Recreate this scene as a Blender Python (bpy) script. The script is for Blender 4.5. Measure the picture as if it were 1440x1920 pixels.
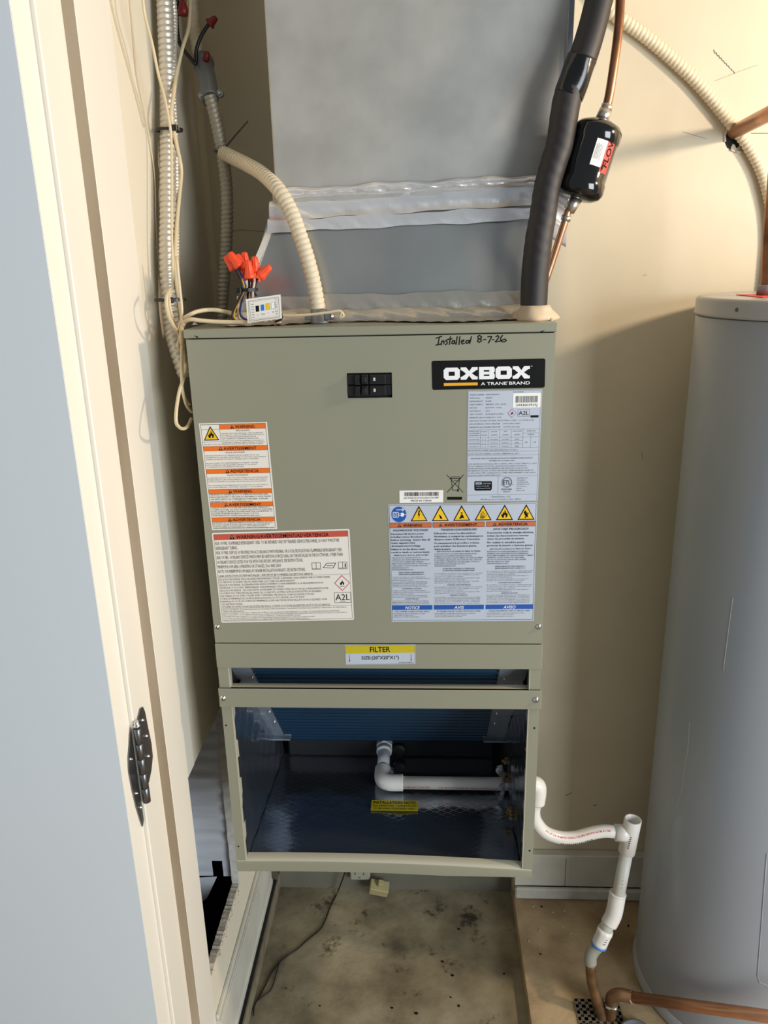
import bpy, math, random
from mathutils import Vector, Matrix
random.seed(7)
for o in list(bpy.data.objects): bpy.data.objects.remove(o)
COL = bpy.context.scene.collection
SC = bpy.context.scene
def S(r, g, b):
    f = lambda c: (c/255/12.92) if c/255 <= .04045 else ((c/255+.055)/1.055)**2.4
    return (f(r), f(g), f(b))
# ---------------------------------------------------------------- camera
FPX, PITCH, YAW, ROLL = 1462.47, .3069, .0573, -.0234
CPOS = Vector((.0864, -1.2027, 1.6384))
cy, sy, cp, sp = math.cos(YAW), math.sin(YAW), math.cos(PITCH), math.sin(PITCH)
_f = Vector((-sy*cp, cy*cp, -sp)); _r = Vector((cy, sy, 0)); _u = _r.cross(_f)
c_, s_ = math.cos(ROLL), math.sin(ROLL)
RT = c_*_r+s_*_u; UP = -s_*_r+c_*_u
cam = bpy.data.cameras.new('camera'); co = bpy.data.objects.new('camera', cam); COL.objects.link(co)
cam.sensor_fit = 'HORIZONTAL'; cam.sensor_width = 36; cam.lens = 36*FPX/1440; cam.clip_start = .02
M = Matrix((RT, UP, -_f)).transposed().to_4x4(); M.translation = CPOS; co.matrix_world = M
SC.camera = co
def px(x, y, pl, v):
    """point of the place seen at photo pixel (x, y) on the plane pl = v"""
    d = _f+RT*((x-720)/FPX)-UP*((y-960)/FPX); i = 'XYZ'.index(pl)
    return CPOS+d*((v-CPOS[i])/d[i])
# ---------------------------------------------------------------- world, lamps, exposure
W = bpy.data.worlds.new('world'); SC.world = W; W.use_nodes = True
bg = W.node_tree.nodes['Background']; bg.inputs[0].default_value = (.84, .92, 1, 1); bg.inputs[1].default_value = .27
def lamp(name, kind, loc, power, color, size=.1, rot=None, sy_=None):
    l = bpy.data.lights.new(name, kind); o = bpy.data.objects.new(name, l); COL.objects.link(o)
    o.location = loc; l.energy = power; l.color = color
    if kind == 'AREA':
        l.size = size
        if sy_: l.shape = 'RECTANGLE'; l.size_y = sy_
    else: l.shadow_soft_size = size
    if rot: o.rotation_euler = rot
    return o
lamp('bulb', 'POINT', (1.45, -.30, 2.02), 59, (1, .80, .60), .06)
lamp('daylight', 'AREA', (2.7, -2.7, 1.35), 126, (.88, .95, 1), 1.7, (math.radians(90), 0, math.radians(44)), 2.0)
SC.view_settings.view_transform = 'Standard'; SC.view_settings.look = 'None'
SC.view_settings.exposure = 0; SC.view_settings.gamma = 1; SC.view_settings.use_curve_mapping = False
# ---------------------------------------------------------------- materials
def mat(name, col, rough=.5, metal=0, var=0, vscale=20, bump=0, bscale=80, spec=.5, col2=None, stretch=None, trans=0, coat=0):
    m = bpy.data.materials.new(name); m.use_nodes = True; nt = m.node_tree; b = nt.nodes['Principled BSDF']
    b.inputs['Base Color'].default_value = (*col, 1); b.inputs['Roughness'].default_value = rough
    b.inputs['Metallic'].default_value = metal; b.inputs['Specular IOR Level'].default_value = spec
    if coat: b.inputs['Coat Weight'].default_value = coat
    if trans: b.inputs['Subsurface Weight'].default_value = trans; b.inputs['Subsurface Radius'].default_value = (.01, .01, .01)
    if var or bump:
        tc = nt.nodes.new('ShaderNodeTexCoord'); mp = nt.nodes.new('ShaderNodeMapping')
        nt.links.new(tc.outputs['Object'], mp.inputs[0])
        if stretch: mp.inputs['Scale'].default_value = stretch
    if var:
        n = nt.nodes.new('ShaderNodeTexNoise'); n.inputs['Scale'].default_value = vscale; n.inputs['Detail'].default_value = 6
        nt.links.new(mp.outputs[0], n.inputs['Vector'])
        r = nt.nodes.new('ShaderNodeValToRGB'); r.color_ramp.elements[0].position = .35; r.color_ramp.elements[1].position = .65
        c2 = col2 or tuple(c*(1-var) for c in col)
        r.color_ramp.elements[0].color = (*c2, 1); r.color_ramp.elements[1].color = (*col, 1)
        nt.links.new(n.outputs[0], r.inputs[0]); nt.links.new(r.outputs[0], b.inputs['Base Color'])
    if bump:
        n2 = nt.nodes.new('ShaderNodeTexNoise'); n2.inputs['Scale'].default_value = bscale; n2.inputs['Detail'].default_value = 3
        nt.links.new(mp.outputs[0], n2.inputs['Vector'])
        bp = nt.nodes.new('ShaderNodeBump'); bp.inputs['Strength'].default_value = bump; bp.inputs['Distance'].default_value = .002
        nt.links.new(n2.outputs[0], bp.inputs['Height']); nt.links.new(bp.outputs[0], b.inputs['Normal'])
    return m
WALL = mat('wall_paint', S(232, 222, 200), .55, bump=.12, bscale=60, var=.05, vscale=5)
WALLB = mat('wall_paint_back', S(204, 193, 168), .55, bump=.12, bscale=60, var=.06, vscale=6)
TRIM = mat('trim_paint', S(240, 233, 218), .35, bump=.06, bscale=40)
TRIMD = mat('trim_paint_dusty', S(214, 210, 196), .45, var=.15, vscale=9, bump=.1)
DOOR = mat('door_paint', S(238, 241, 242), .5)
RAW = mat('raw_drywall_core', S(222, 210, 188), .95, var=.35, vscale=90, bump=.9, bscale=220)
DARK = mat('cavity', S(22, 22, 24), .9)
PAINT = mat('cabinet_paint', S(143, 142, 123), .38, bump=.02, bscale=300)
PAINTE = mat('cabinet_paint_edge', S(182, 178, 158), .4)
GALV = mat('galvanized_steel', (.50, .49, .455), .5, .6, var=.16, vscale=16, bump=.05, bscale=25)
GALVD = mat('galvanized_plate', (.26, .30, .35), .45, .35, var=.2, vscale=40)
GALV2 = mat('galvanized_transition', (.46, .47, .45), .3, .8, var=.12, vscale=10, bump=.10, bscale=9)
FOIL = mat('foil_tape', (.82, .82, .82), .28, .65, bump=.7, bscale=35, stretch=(1, 1, .4))
FOILB = mat('foil_tape_dull', (.62, .58, .50), .32, .85, bump=.8, bscale=30)
STEEL = mat('steel', (.62, .62, .62), .28, 1)
HINGE = mat('hinge_metal', (.20, .20, .205), .34, .9, var=.15, vscale=60)
CONDL = mat('flex_conduit_steel', (.66, .60, .50), .42, .6)
CONDP = mat('flex_conduit_painted', S(214, 200, 172), .5)
CONDD = mat('flex_conduit_shaded', (.44, .40, .32), .5, .6)  # conduit steel darkened, the shade of the rear corner put into its colour
CASTM = mat('cast_fitting', (.25, .26, .27), .45, .6)
CABLE = mat('cable_cream', S(214, 196, 160), .45)
BLK = mat('black_plastic', S(20, 20, 21), .38)
BLKG = mat('black_gloss', S(14, 14, 15), .12, coat=.5)
FOAM = mat('black_foam', S(40, 36, 35), .55, bump=.3, bscale=30, var=.3, vscale=8)
TAPEB = mat('black_tape', S(18, 17, 17), .2, bump=.6, bscale=25)
COPPER = mat('copper', (.48, .22, .11), .32, .85, var=.55, vscale=14, bump=.05, col2=(.20, .085, .04))
COPPERD = mat('copper_tarnished', (.22, .12, .05), .5, .5, var=.4, vscale=30, col2=(.12, .065, .03))
COPR = mat('copper_clean', (.62, .32, .18), .35, .8, var=.25, vscale=12)
SOLD = mat('solder', (.62, .56, .48), .35, .9)
PVC = mat('pvc_white', S(226, 222, 214), .3, bump=.03)
PVCG = mat('pvc_gray_white', S(212, 216, 218), .3)
PVCO = mat('pvc_aged', S(206, 204, 192), .45, var=.12, vscale=30)
RUBG = mat('adapter_gray', S(150, 150, 138), .45)
BLUE = mat('primer_blue', S(70, 120, 190), .5)
PUTTY = mat('sealant', S(196, 176, 148), .6, bump=.3, bscale=30)
TANK = mat('tank_enamel', S(152, 157, 163), .3, bump=.04, bscale=6, var=.04, vscale=3)
TANKR = mat('tank_rim', S(168, 168, 166), .3)
RED = mat('red_print', S(205, 50, 40), .5)
REDL = mat('red_label', S(232, 70, 56), .5)
CONC = mat('concrete_slab', S(192, 166, 128), .85, var=.3, vscale=11, bump=.4, bscale=90, col2=S(150, 126, 94))
ORN = mat('orange_nut', S(238, 78, 38), .35, trans=.15)
YELW = mat('wire_yellow', S(222, 170, 24), .4)
BLUW = mat('wire_blue', S(40, 66, 150), .4)
BLKW = mat('wire_black', S(24, 22, 22), .4)
WHTW = mat('wire_white', S(210, 196, 176), .45)
REDW = mat('wire_nut_red', S(120, 20, 24), .4)
CREAMP = mat('cream_plastic', S(176, 164, 120), .5)
WPLATE = mat('outlet_plastic', S(158, 156, 140), .5)
PAPER = mat('label_white', S(232, 226, 216), .45)
PAPERB = mat('label_silver', S(186, 194, 206), .4)
PAPERG = mat('label_satin', S(214, 212, 206), .4)
INK = mat('ink_black', S(17, 17, 18), .6, spec=.15)
INKG = mat('ink_grey', S(92, 90, 88), .6)
ORB = mat('band_orange', S(236, 112, 22), .5)
ORB2 = mat('band_orange_dull', S(196, 104, 62), .5)
REDB = mat('band_red', S(198, 84, 66), .5)
YEL = mat('sign_yellow', S(238, 192, 30), .5)
YELF = mat('sticker_yellow', S(196, 178, 28), .45)
BLUB = mat('band_blue', S(26, 84, 168), .5)
BLUS = mat('square_blue', S(20, 120, 205), .5)
WHT = mat('print_white', S(238, 238, 238), .5)
BRW = mat('barcode_white', S(240, 238, 232), .5)
LOGOY = mat('logo_yellow', S(236, 170, 24), .5)
PINK = mat('diamond_red', S(196, 66, 80), .5)
FIN = mat('coil_fin_blue', S(14, 50, 76), .38, .3)
PANM = mat('drain_pan_black', S(24, 24, 26), .5)

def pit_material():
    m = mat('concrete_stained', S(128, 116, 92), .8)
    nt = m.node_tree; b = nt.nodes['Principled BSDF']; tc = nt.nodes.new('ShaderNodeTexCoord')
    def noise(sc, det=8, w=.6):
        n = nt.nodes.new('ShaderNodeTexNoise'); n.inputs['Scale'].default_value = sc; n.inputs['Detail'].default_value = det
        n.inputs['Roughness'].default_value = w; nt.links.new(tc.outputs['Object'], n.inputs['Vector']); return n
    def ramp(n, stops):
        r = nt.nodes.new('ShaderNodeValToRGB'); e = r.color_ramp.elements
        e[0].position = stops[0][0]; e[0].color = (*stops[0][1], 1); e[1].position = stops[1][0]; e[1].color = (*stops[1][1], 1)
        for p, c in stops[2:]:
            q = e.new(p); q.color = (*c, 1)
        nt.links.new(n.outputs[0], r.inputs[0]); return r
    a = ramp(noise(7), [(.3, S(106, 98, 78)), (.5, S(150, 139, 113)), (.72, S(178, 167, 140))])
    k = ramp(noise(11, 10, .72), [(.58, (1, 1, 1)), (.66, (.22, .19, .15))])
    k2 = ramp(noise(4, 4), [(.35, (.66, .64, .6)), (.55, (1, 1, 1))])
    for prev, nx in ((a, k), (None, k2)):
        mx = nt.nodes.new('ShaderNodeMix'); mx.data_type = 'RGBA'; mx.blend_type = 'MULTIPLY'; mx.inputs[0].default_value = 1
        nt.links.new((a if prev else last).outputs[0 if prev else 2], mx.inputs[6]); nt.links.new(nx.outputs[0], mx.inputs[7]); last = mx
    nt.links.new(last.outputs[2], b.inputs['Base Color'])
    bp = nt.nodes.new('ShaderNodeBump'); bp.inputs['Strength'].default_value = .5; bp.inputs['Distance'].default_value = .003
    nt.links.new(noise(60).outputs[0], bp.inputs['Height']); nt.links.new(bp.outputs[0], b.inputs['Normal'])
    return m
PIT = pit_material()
def liner_material():
    """foil facing of the insulation: quilted scrim pressed into bright foil"""
    m = mat('foil_liner', (.46, .50, .56), .13, .95); nt = m.node_tree; b = nt.nodes['Principled BSDF']
    tc = nt.nodes.new('ShaderNodeTexCoord'); hs = []
    for ang in (.5, -.5):
        mp = nt.nodes.new('ShaderNodeMapping'); mp.inputs['Rotation'].default_value = (0, 0, ang)
        nt.links.new(tc.outputs['Object'], mp.inputs[0])
        w = nt.nodes.new('ShaderNodeTexWave'); w.bands_direction = 'Y'; w.inputs['Scale'].default_value = 26; w.inputs['Distortion'].default_value = .2
        nt.links.new(mp.outputs[0], w.inputs[0])
        p = nt.nodes.new('ShaderNodeMath'); p.operation = 'POWER'; p.inputs[1].default_value = 24
        nt.links.new(w.outputs[1], p.inputs[0]); hs.append(p)
    ad = nt.nodes.new('ShaderNodeMath'); nt.links.new(hs[0].outputs[0], ad.inputs[0]); nt.links.new(hs[1].outputs[0], ad.inputs[1])
    n = nt.nodes.new('ShaderNodeTexNoise'); n.inputs['Scale'].default_value = 7; nt.links.new(tc.outputs['Object'], n.inputs['Vector'])
    ma = nt.nodes.new('ShaderNodeMath'); ma.operation = 'MULTIPLY_ADD'; ma.inputs[1].default_value = .10
    nt.links.new(ad.outputs[0], ma.inputs[0]); nt.links.new(n.outputs[0], ma.inputs[2])
    bp = nt.nodes.new('ShaderNodeBump'); bp.inputs['Strength'].default_value = .24; bp.inputs['Distance'].default_value = .004
    nt.links.new(ma.outputs[0], bp.inputs['Height']); nt.links.new(bp.outputs[0], b.inputs['Normal'])
    return m
LINER = liner_material()

# ---------------------------------------------------------------- mesh builder
class MB:
    def __init__(s, m=None): s.v = []; s.f = []; s.mi = []; s.mats = []; s.sm = []; s.cur = m
    def idx(s, m):
        m = m or s.cur
        if m not in s.mats: s.mats.append(m)
        return s.mats.index(m)
    def add(s, vs, fs, m=None, smooth=False):
        b = len(s.v); s.v += [Vector(v) for v in vs]; i = s.idx(m)
        for f in fs: s.f.append(tuple(b+k for k in f)); s.mi.append(i); s.sm.append(smooth)
        return s
    def box(s, x0, x1, y0, y1, z0, z1, m=None, c=0):
        if c <= 0:
            vs = [(x, y, z) for x in (x0, x1) for y in (y0, y1) for z in (z0, z1)]
            return s.add(vs, [(0, 1, 3, 2), (4, 6, 7, 5), (0, 4, 5, 1), (2, 3, 7, 6), (0, 2, 6, 4), (1, 5, 7, 3)], m)
        # chamfered box
        vs = []; lo = (x0, y0, z0); hi = (x1, y1, z1); ix = {}
        for sx in (0, 1):
            for sy2 in (0, 1):
                for sz in (0, 1):
                    for a in range(3):
                        p = [(hi if t else lo)[k] for k, t in enumerate((sx, sy2, sz))]
                        for k, t in enumerate((sx, sy2, sz)):
                            if k != a: p[k] += -c if t else c
                        ix[(sx, sy2, sz, a)] = len(vs); vs.append(p)
        fs = []
        for a in range(3):
            o1, o2 = [k for k in range(3) if k != a]
            for t in (0, 1):
                q = []
                for (u, w) in ((0, 0), (1, 0), (1, 1), (0, 1)):
                    cc = [0, 0, 0]; cc[a] = t; cc[o1] = u; cc[o2] = w; q.append(ix[(*cc, a)])
                fs.append(q)
            for u in (0, 1):
                for w in (0, 1):
                    c0 = [0, 0, 0]; c1 = [0, 0, 0]; c0[o1] = c1[o1] = u; c0[o2] = c1[o2] = w; c1[a] = 1
                    fs.append([ix[(*c0, o1)], ix[(*c1, o1)], ix[(*c1, o2)], ix[(*c0, o2)]])
        for sx in (0, 1):
            for sy2 in (0, 1):
                for sz in (0, 1): fs.append([ix[(sx, sy2, sz, a)] for a in range(3)])
        return s.add(vs, fs, m)
    def prism(s, pts, off, m=None):
        """polygon (list of 3-d points) extruded by the vector off"""
        n = len(pts); off = Vector(off); a = [Vector(p) for p in pts]
        return s.add(a+[p+off for p in a], [tuple(range(n))[::-1], tuple(range(n, 2*n))]+[(i, (i+1) % n, n+(i+1) % n, n+i) for i in range(n)], m)
    def poly(s, pts, m=None): return s.add(pts, [tuple(range(len(pts)))], m)
    def tube(s, pts, r, m=None, seg=12, cap=True, step=None, rf=None, smooth_path=True):
        P = sample(pts, step) if smooth_path else [Vector(p) for p in pts]
        n = len(P); T = [(P[min(i+1, n-1)]-P[max(i-1, 0)]).normalized() for i in range(n)]
        ref = Vector((0, 1, 0)) if abs(T[0].y) < .9 else Vector((1, 0, 0))
        N = (ref-T[0]*ref.dot(T[0])).normalized(); vs = []; L = 0
        for i in range(n):
            if i: L += (P[i]-P[i-1]).length
            N = (N-T[i]*N.dot(T[i])).normalized(); B = T[i].cross(N)
            for k in range(seg):
                a = 2*math.pi*k/seg
                rr = rf(L, a, i/(n-1)) if rf else r
                vs.append(P[i]+(N*math.cos(a)+B*math.sin(a))*rr)
        fs = [(i*seg+k, i*seg+(k+1) % seg, (i+1)*seg+(k+1) % seg, (i+1)*seg+k) for i in range(n-1) for k in range(seg)]
        s.add(vs, fs, m, True)
        if cap:
            b = len(s.v)-n*seg
            s.f.append(tuple(b+k for k in range(seg))[::-1]); s.mi.append(s.mi[-1]); s.sm.append(False)
            s.f.append(tuple(b+(n-1)*seg+k for k in range(seg))); s.mi.append(s.mi[-1]); s.sm.append(False)
        return s
    def lathe(s, p0, axis, prof, m=None, seg=24, rf=None, smooth=True):
        """prof: (distance along axis, radius) pairs"""
        ax = Vector(axis).normalized(); ref = Vector((0, 0, 1)) if abs(ax.z) < .9 else Vector((1, 0, 0))
        N = (ref-ax*ref.dot(ax)).normalized(); B = ax.cross(N); p0 = Vector(p0); vs = []
        for i, (d, r) in enumerate(prof):
            for k in range(seg):
                a = 2*math.pi*k/seg; q = r*(rf(i, a) if rf else 1)
                vs.append(p0+ax*d+(N*math.cos(a)+B*math.sin(a))*q)
        n = len(prof)
        s.add(vs, [(i*seg+k, i*seg+(k+1) % seg, (i+1)*seg+(k+1) % seg, (i+1)*seg+k) for i in range(n-1) for k in range(seg)], m, smooth)
        b = len(s.v)-n*seg
        for fc in (tuple(b+k for k in range(seg))[::-1], tuple(b+(n-1)*seg+k for k in range(seg))):
            s.f.append(fc); s.mi.append(s.mi[-1]); s.sm.append(False)
        return s
    def grid(s, fn, nu, nv, m=None, smooth=True):
        return s.add([fn(i/nu, j/nv) for i in range(nu+1) for j in range(nv+1)],
                     [(i*(nv+1)+j, (i+1)*(nv+1)+j, (i+1)*(nv+1)+j+1, i*(nv+1)+j+1) for i in range(nu) for j in range(nv)], m, smooth)
def sample(pts, step=None):
    P = [Vector(p) for p in pts]
    if len(P) < 3 and not step: return P
    E_ = [P[0]*2-P[1]]+P+[P[-1]*2-P[-2]]; out = []
    for i in range(1, len(E_)-2):
        a, b, c, d = E_[i-1:i+3]; n = max(4, int((c-b).length/(step or .012))) if len(P) > 2 or step else 1
        for k in range(n):
            t = k/n
            out.append(.5*((2*b)+(c-a)*t+(2*a-5*b+4*c-d)*t*t+(3*b-a-3*c+d)*t**3))
    out.append(P[-1]); return out
def link(name, mb, parent=None, bevel=0):
    me = bpy.data.meshes.new(name)
    if parent is None:
        xs = [min(v[k] for v in mb.v) for k in range(3)]; xe = [max(v[k] for v in mb.v) for k in range(3)]
        base = Vector(((xs[0]+xe[0])/2, (xs[1]+xe[1])/2, xs[2]))
    else: base = parent.get('_b'); base = Vector(base)
    me.from_pydata([v-base for v in mb.v], [], mb.f)
    for m in mb.mats: me.materials.append(m)
    me.polygons.foreach_set('material_index', mb.mi); me.polygons.foreach_set('use_smooth', mb.sm); me.update()
    o = bpy.data.objects.new(name, me); COL.objects.link(o)
    if parent is None: o.location = base
    else: o.parent = parent
    o['_b'] = tuple(base)
    if bevel:
        bv = o.modifiers.new('bevel', 'BEVEL'); bv.width = bevel; bv.segments = 2; bv.limit_method = 'ANGLE'
    return o
def thing(name, label, cat, base, group=None):
    o = bpy.data.objects.new(name, None); COL.objects.link(o); o.location = base; o['_b'] = tuple(base); o.empty_display_size = .05
    o['label'] = label; o['category'] = cat
    if group: o['group'] = group
    return o
def tag(o, label, cat, group=None):
    o['label'] = label; o['category'] = cat
    if group: o['group'] = group
    return o
def struct(name, mb, parent=None, bevel=0, label=None):
    o = link(name, mb, parent, bevel)
    if parent is None: o['kind'] = 'structure'; o['label'] = label or name.replace('_', ' '); o['category'] = 'structure'
    return o
# ---------------------------------------------------------------- lettering
_tc = {}
def glyphs(t, bold=0, spacing=1):
    k = (t, bold, spacing)
    if k not in _tc:
        cu = bpy.data.curves.new('t', 'FONT'); cu.body = t; cu.size = 1; cu.resolution_u = 1 if len(t) > 22 else 3; cu.offset = bold; cu.space_character = spacing
        o = bpy.data.objects.new('t', cu); COL.objects.link(o); bpy.context.view_layer.update()
        me = bpy.data.meshes.new_from_object(o.evaluated_get(bpy.context.evaluated_depsgraph_get()))
        _tc[k] = ([v.co.copy() for v in me.vertices], [tuple(p.vertices) for p in me.polygons])
        bpy.data.objects.remove(o); bpy.data.curves.remove(cu); bpy.data.meshes.remove(me)
    return _tc[k]
class Sheet:
    """flat print on a rectangle: o top-left corner, eu / ev world vectors per unit right / down, n outward normal"""
    def __init__(s, o, eu, ev, n): s.o, s.eu, s.ev, s.n = Vector(o), Vector(eu), Vector(ev), Vector(n).normalized(); s.mb = MB(); s.tx = MB()
    def p(s, u, v, l=0): return s.o+s.eu*u+s.ev*v+s.n*l*.00012
    def rect(s, u0, v0, u1, v1, m, l=1): s.mb.poly([s.p(u0, v0, l), s.p(u0, v1, l), s.p(u1, v1, l), s.p(u1, v0, l)], m)
    def poly(s, pts, m, l=1): s.mb.poly([s.p(*q, l) for q in pts], m)
    def line(s, u0, v0, u1, v1, w, m, l=2):
        d = Vector((u1-u0, v1-v0)); d = d.normalized() if d.length else Vector((1, 0)); q = Vector((-d.y, d.x))*w/2
        s.poly([(u0+q.x, v0+q.y), (u1+q.x, v1+q.y), (u1-q.x, v1-q.y), (u0-q.x, v0-q.y)], m, l)
    def frame(s, u0, v0, u1, v1, w, m, l=2):
        s.line(u0, v0, u1, v0, w, m, l); s.line(u0, v1, u1, v1, w, m, l); s.line(u0, v0, u0, v1, w, m, l); s.line(u1, v0, u1, v1, w, m, l)
    def ring(s, u, v, r, w, m, l=2, n=24):
        for k in range(n):
            a, b = 2*math.pi*k/n, 2*math.pi*(k+1)/n
            s.line(u+r*math.cos(a), v+r*math.sin(a), u+r*math.cos(b), v+r*math.sin(b), w, m, l)
    def disc(s, u, v, r, m, l=1, n=24): s.poly([(u+r*math.cos(2*math.pi*k/n), v+r*math.sin(2*math.pi*k/n)) for k in range(n)], m, l)
    def base(s, w, h, m, th=.0004, r=0):
        if r:
            pts = [(cx+r*math.cos(a*math.pi/2+k*math.pi/8), cv+r*math.sin(a*math.pi/2+k*math.pi/8)) for a, (cx, cv) in enumerate(((w-r, h-r), (r, h-r), (r, r), (w-r, r))) for k in range(5)]
        else: pts = [(0, 0), (0, h), (w, h), (w, 0)]
        s.mb.prism([s.o+s.eu*u+s.ev*v for u, v in pts], -s.n*th, m)
    def text(s, t, u, v, size, m=None, w=None, al='l', bold=0, l=3, slant=0, spacing=1):
        """cap height = size, baseline at v; w squeezes/stretches to that width"""
        vs, fs = glyphs(t, bold, spacing)
        if not vs: return
        x0 = min(p.x for p in vs); x1 = max(p.x for p in vs); k = size/.69; kx = w/(x1-x0) if w else k
        W_ = (x1-x0)*kx; u -= {'l': 0, 'c': W_/2, 'r': W_}[al]
        s.tx.add([s.p(u+(p.x-x0)*kx+slant*p.y*k, v-p.y*k, l) for p in vs], fs, m or INK)
    def build(s, name, parent, label=None):
        o = link(name, s.mb, parent)
        if label: o['label'] = label
        if s.tx.v: link('printed_text', s.tx, o)
        return o
def warn_tri(s, u, v, h, l=3, m=INK):      # small filled alert triangle with its stroke
    s.poly([(u, v), (u+h*1.1, v), (u+h*.55, v-h)], m, l); s.rect(u+h*.5, v-h*.65, u+h*.6, v-h*.3, WHT, l+1); s.rect(u+h*.5, v-h*.2, u+h*.6, v-h*.1, WHT, l+1)
def flame(s, u, v, h, l=4, m=INK):
    P = [(-.28, 0), (-.42, -.25), (-.36, -.5), (-.26, -.4), (-.2, -.7), (-.05, -.55), (.02, -1), (.16, -.7), (.2, -.5), (.3, -.65), (.4, -.35), (.3, -.05), (.1, 0), (.16, -.2), (.04, -.4), (-.1, -.15), (-.08, 0)]
    s.poly([(u+a*h, v+b*h) for a, b in P], m, l)
def tri_sign(s, u, v, w, h, kind, l=2):
    s.poly([(u, v), (u+w, v), (u+w/2, v-h)], INK, l); e = .09
    s.poly([(u+w*e, v-h*e*.7), (u+w*(1-e), v-h*e*.7), (u+w/2, v-h*(1-e*1.5))], YEL, l+1)
    c = u+w/2
    if kind == 'flame': flame(s, c, v-h*.16, h*.52, l+2)
    elif kind == 'bolt': s.poly([(c-.5, v-h*.72), (c+2.2, v-h*.72), (c+.6, v-h*.48), (c+2, v-h*.48), (c-1, v-h*.12), (c-.2, v-h*.38), (c-2, v-h*.38)], INK, l+2)
    elif kind == 'hand':
        s.poly([(c-5, v-h*.5), (c-1, v-h*.62), (c+3, v-h*.3), (c+4, v-h*.15), (c-1, v-h*.22), (c-3, v-h*.35)], INK, l+2); s.line(c-3, v-h*.12, c+5, v-h*.45, 1, INK, l+3); s.line(c-1, v-h*.1, c+3, v-h*.5, .8, INK, l+3)
    elif kind == 'person': s.disc(c, v-h*.5, 1.6, INK, l+2, 10); s.poly([(c-5, v-h*.15), (c-2, v-h*.3), (c-1, v-h*.42), (c+2, v-h*.4), (c+5, v-h*.15), (c+1, v-h*.2), (c-2, v-h*.12)], INK, l+2)
    elif kind == 'burst':
        for a in (-.9, -.3, .3, .8, 1.4): s.line(c-3+a*2, v-h*.12, c+a*5, v-h*(.65-abs(a)*.2), .8, INK, l+2)
        s.line(c-5, v-h*.25, c+4, v-h*.2, 1, INK, l+3)
    else: s.disc(c+1, v-h*.22, 1.8, INK, l+2, 10); s.poly([(c-3, v-h*.42), (c+1, v-h*.34), (c+4, v-h*.12), (c, v-h*.16)], INK, l+2)
def quad_sheet(tl, tr, bl, br, Wd, Hd, Y, n=(0, -1, 0)):
    a, b, c, d = [px(*p, 'Y', Y) for p in (tl, tr, bl, br)]
    eu = ((b-a)+(d-c))/2/Wd; ev = ((c-a)+(d-b))/2/Hd
    cen = (a+b+c+d)/4
    return Sheet(cen-eu*Wd/2-ev*Hd/2, eu, ev, n)
def barcode(s, u0, v0, u1, v1, seed, l=2):
    r = random.Random(seed); u = u0
    while u < u1-.8:
        w = r.choice((.35, .5, .9)); s.rect(u, v0, min(u+w, u1), v1, INK, l); u += w+r.choice((.4, .6, .9))
def screw(name, p, n, parent, r=.0045, m=STEEL):
    b = MB(m); b.lathe(p, n, [(0, r*1.35), (.0012, r*1.35), (.0014, r), (.003, r*.9), (.0042, r*.55)], seg=12)
    n = Vector(n); b.lathe(Vector(p)+n.normalized()*.0041, n, [(0, r*.35), (.0003, r*.3)], INK, 6)
    return link(name, b, parent)

# ================================================================ SETTING
WX, WY, H0 = -.36, .53, 2.9         # left wall, back wall, ceiling
PX0, PX1, PY1, PZ = -.336, .316, .575, -.045   # recessed pan
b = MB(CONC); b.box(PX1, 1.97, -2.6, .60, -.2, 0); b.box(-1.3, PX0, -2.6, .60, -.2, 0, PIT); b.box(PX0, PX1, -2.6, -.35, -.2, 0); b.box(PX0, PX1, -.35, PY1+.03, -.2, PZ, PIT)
floor = struct('floor', b, label='tan concrete floor with a recessed stained bay under the cabinet')
b = MB(mat('concrete_grey', S(116, 112, 98), .85, var=.2, vscale=6, bump=.3)); b.box(PX0, PX1, PY1, PY1+.03, PZ, .10); struct('trim_1', b, label='low grey concrete face closing the back of the floor recess')
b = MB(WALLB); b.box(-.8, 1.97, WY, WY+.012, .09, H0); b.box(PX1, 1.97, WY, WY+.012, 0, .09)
# hole in the back wall where the copper pipe leaves: torn dark opening with a broken drywall rim
wall_back = struct('wall_back', b, label='cream back wall, warm lit at the top and shaded low down')
hc = px(1383, 257, 'Y', WY-.0006)
b = MB(DARK)
rim = [(-.022, .004), (-.016, .015), (-.004, .019), (.008, .016), (.017, .006), (.021, -.008), (.014, -.014), (.012, -.026), (.006, -.016), (0, -.02), (-.004, -.013), (-.008, -.012), (-.012, -.022), (-.018, -.019), (-.024, -.008)]
b.prism([hc+Vector((x, 0, z)) for x, z in rim], (0, .003, 0)); link('torn_hole', b, wall_back)
b = MB(RAW)
for x, z, x2, z2 in ((-.024, -.008, -.026, .006), (-.026, .006, -.018, .018), (-.012, -.022, -.003, -.026), (-.003, -.026, .010, -.028)):
    b.tube([hc+Vector((x, -.001, z)), hc+Vector((x2, -.001, z2))], .0022, seg=6, smooth_path=False)
link('torn_paper', b, wall_back)
b = MB(INKG)    # hairline crack in the paint, scratches and scuffs on the back wall
def crack(mb, pts, w=.0006, Y=WY-.0004, m=INKG):
    P = [px(*p, 'Y', Y) for p in pts]
    for a, c in zip(P, P[1:]):
        d = (c-a).normalized(); q = Vector((-d.z, 0, d.x))*w/2; mb.poly([a+q, a-q, c-q, c+q], m)
crack(b, [(433, 434), (452, 431), (480, 433), (508, 434)], .001)
for k in range(9): x = 1338+k*4.6; crack(b, [(x, 93+k*5.0), (x+3, 101+k*4.6)], .0016)
crack(b, [(1340, 152), (1380, 136), (1420, 122)], .0005); crack(b, [(1280, 247), (1310, 256), (1325, 260)], .0006); crack(b, [(1204, 517), (1213, 515)], .0007)
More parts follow.
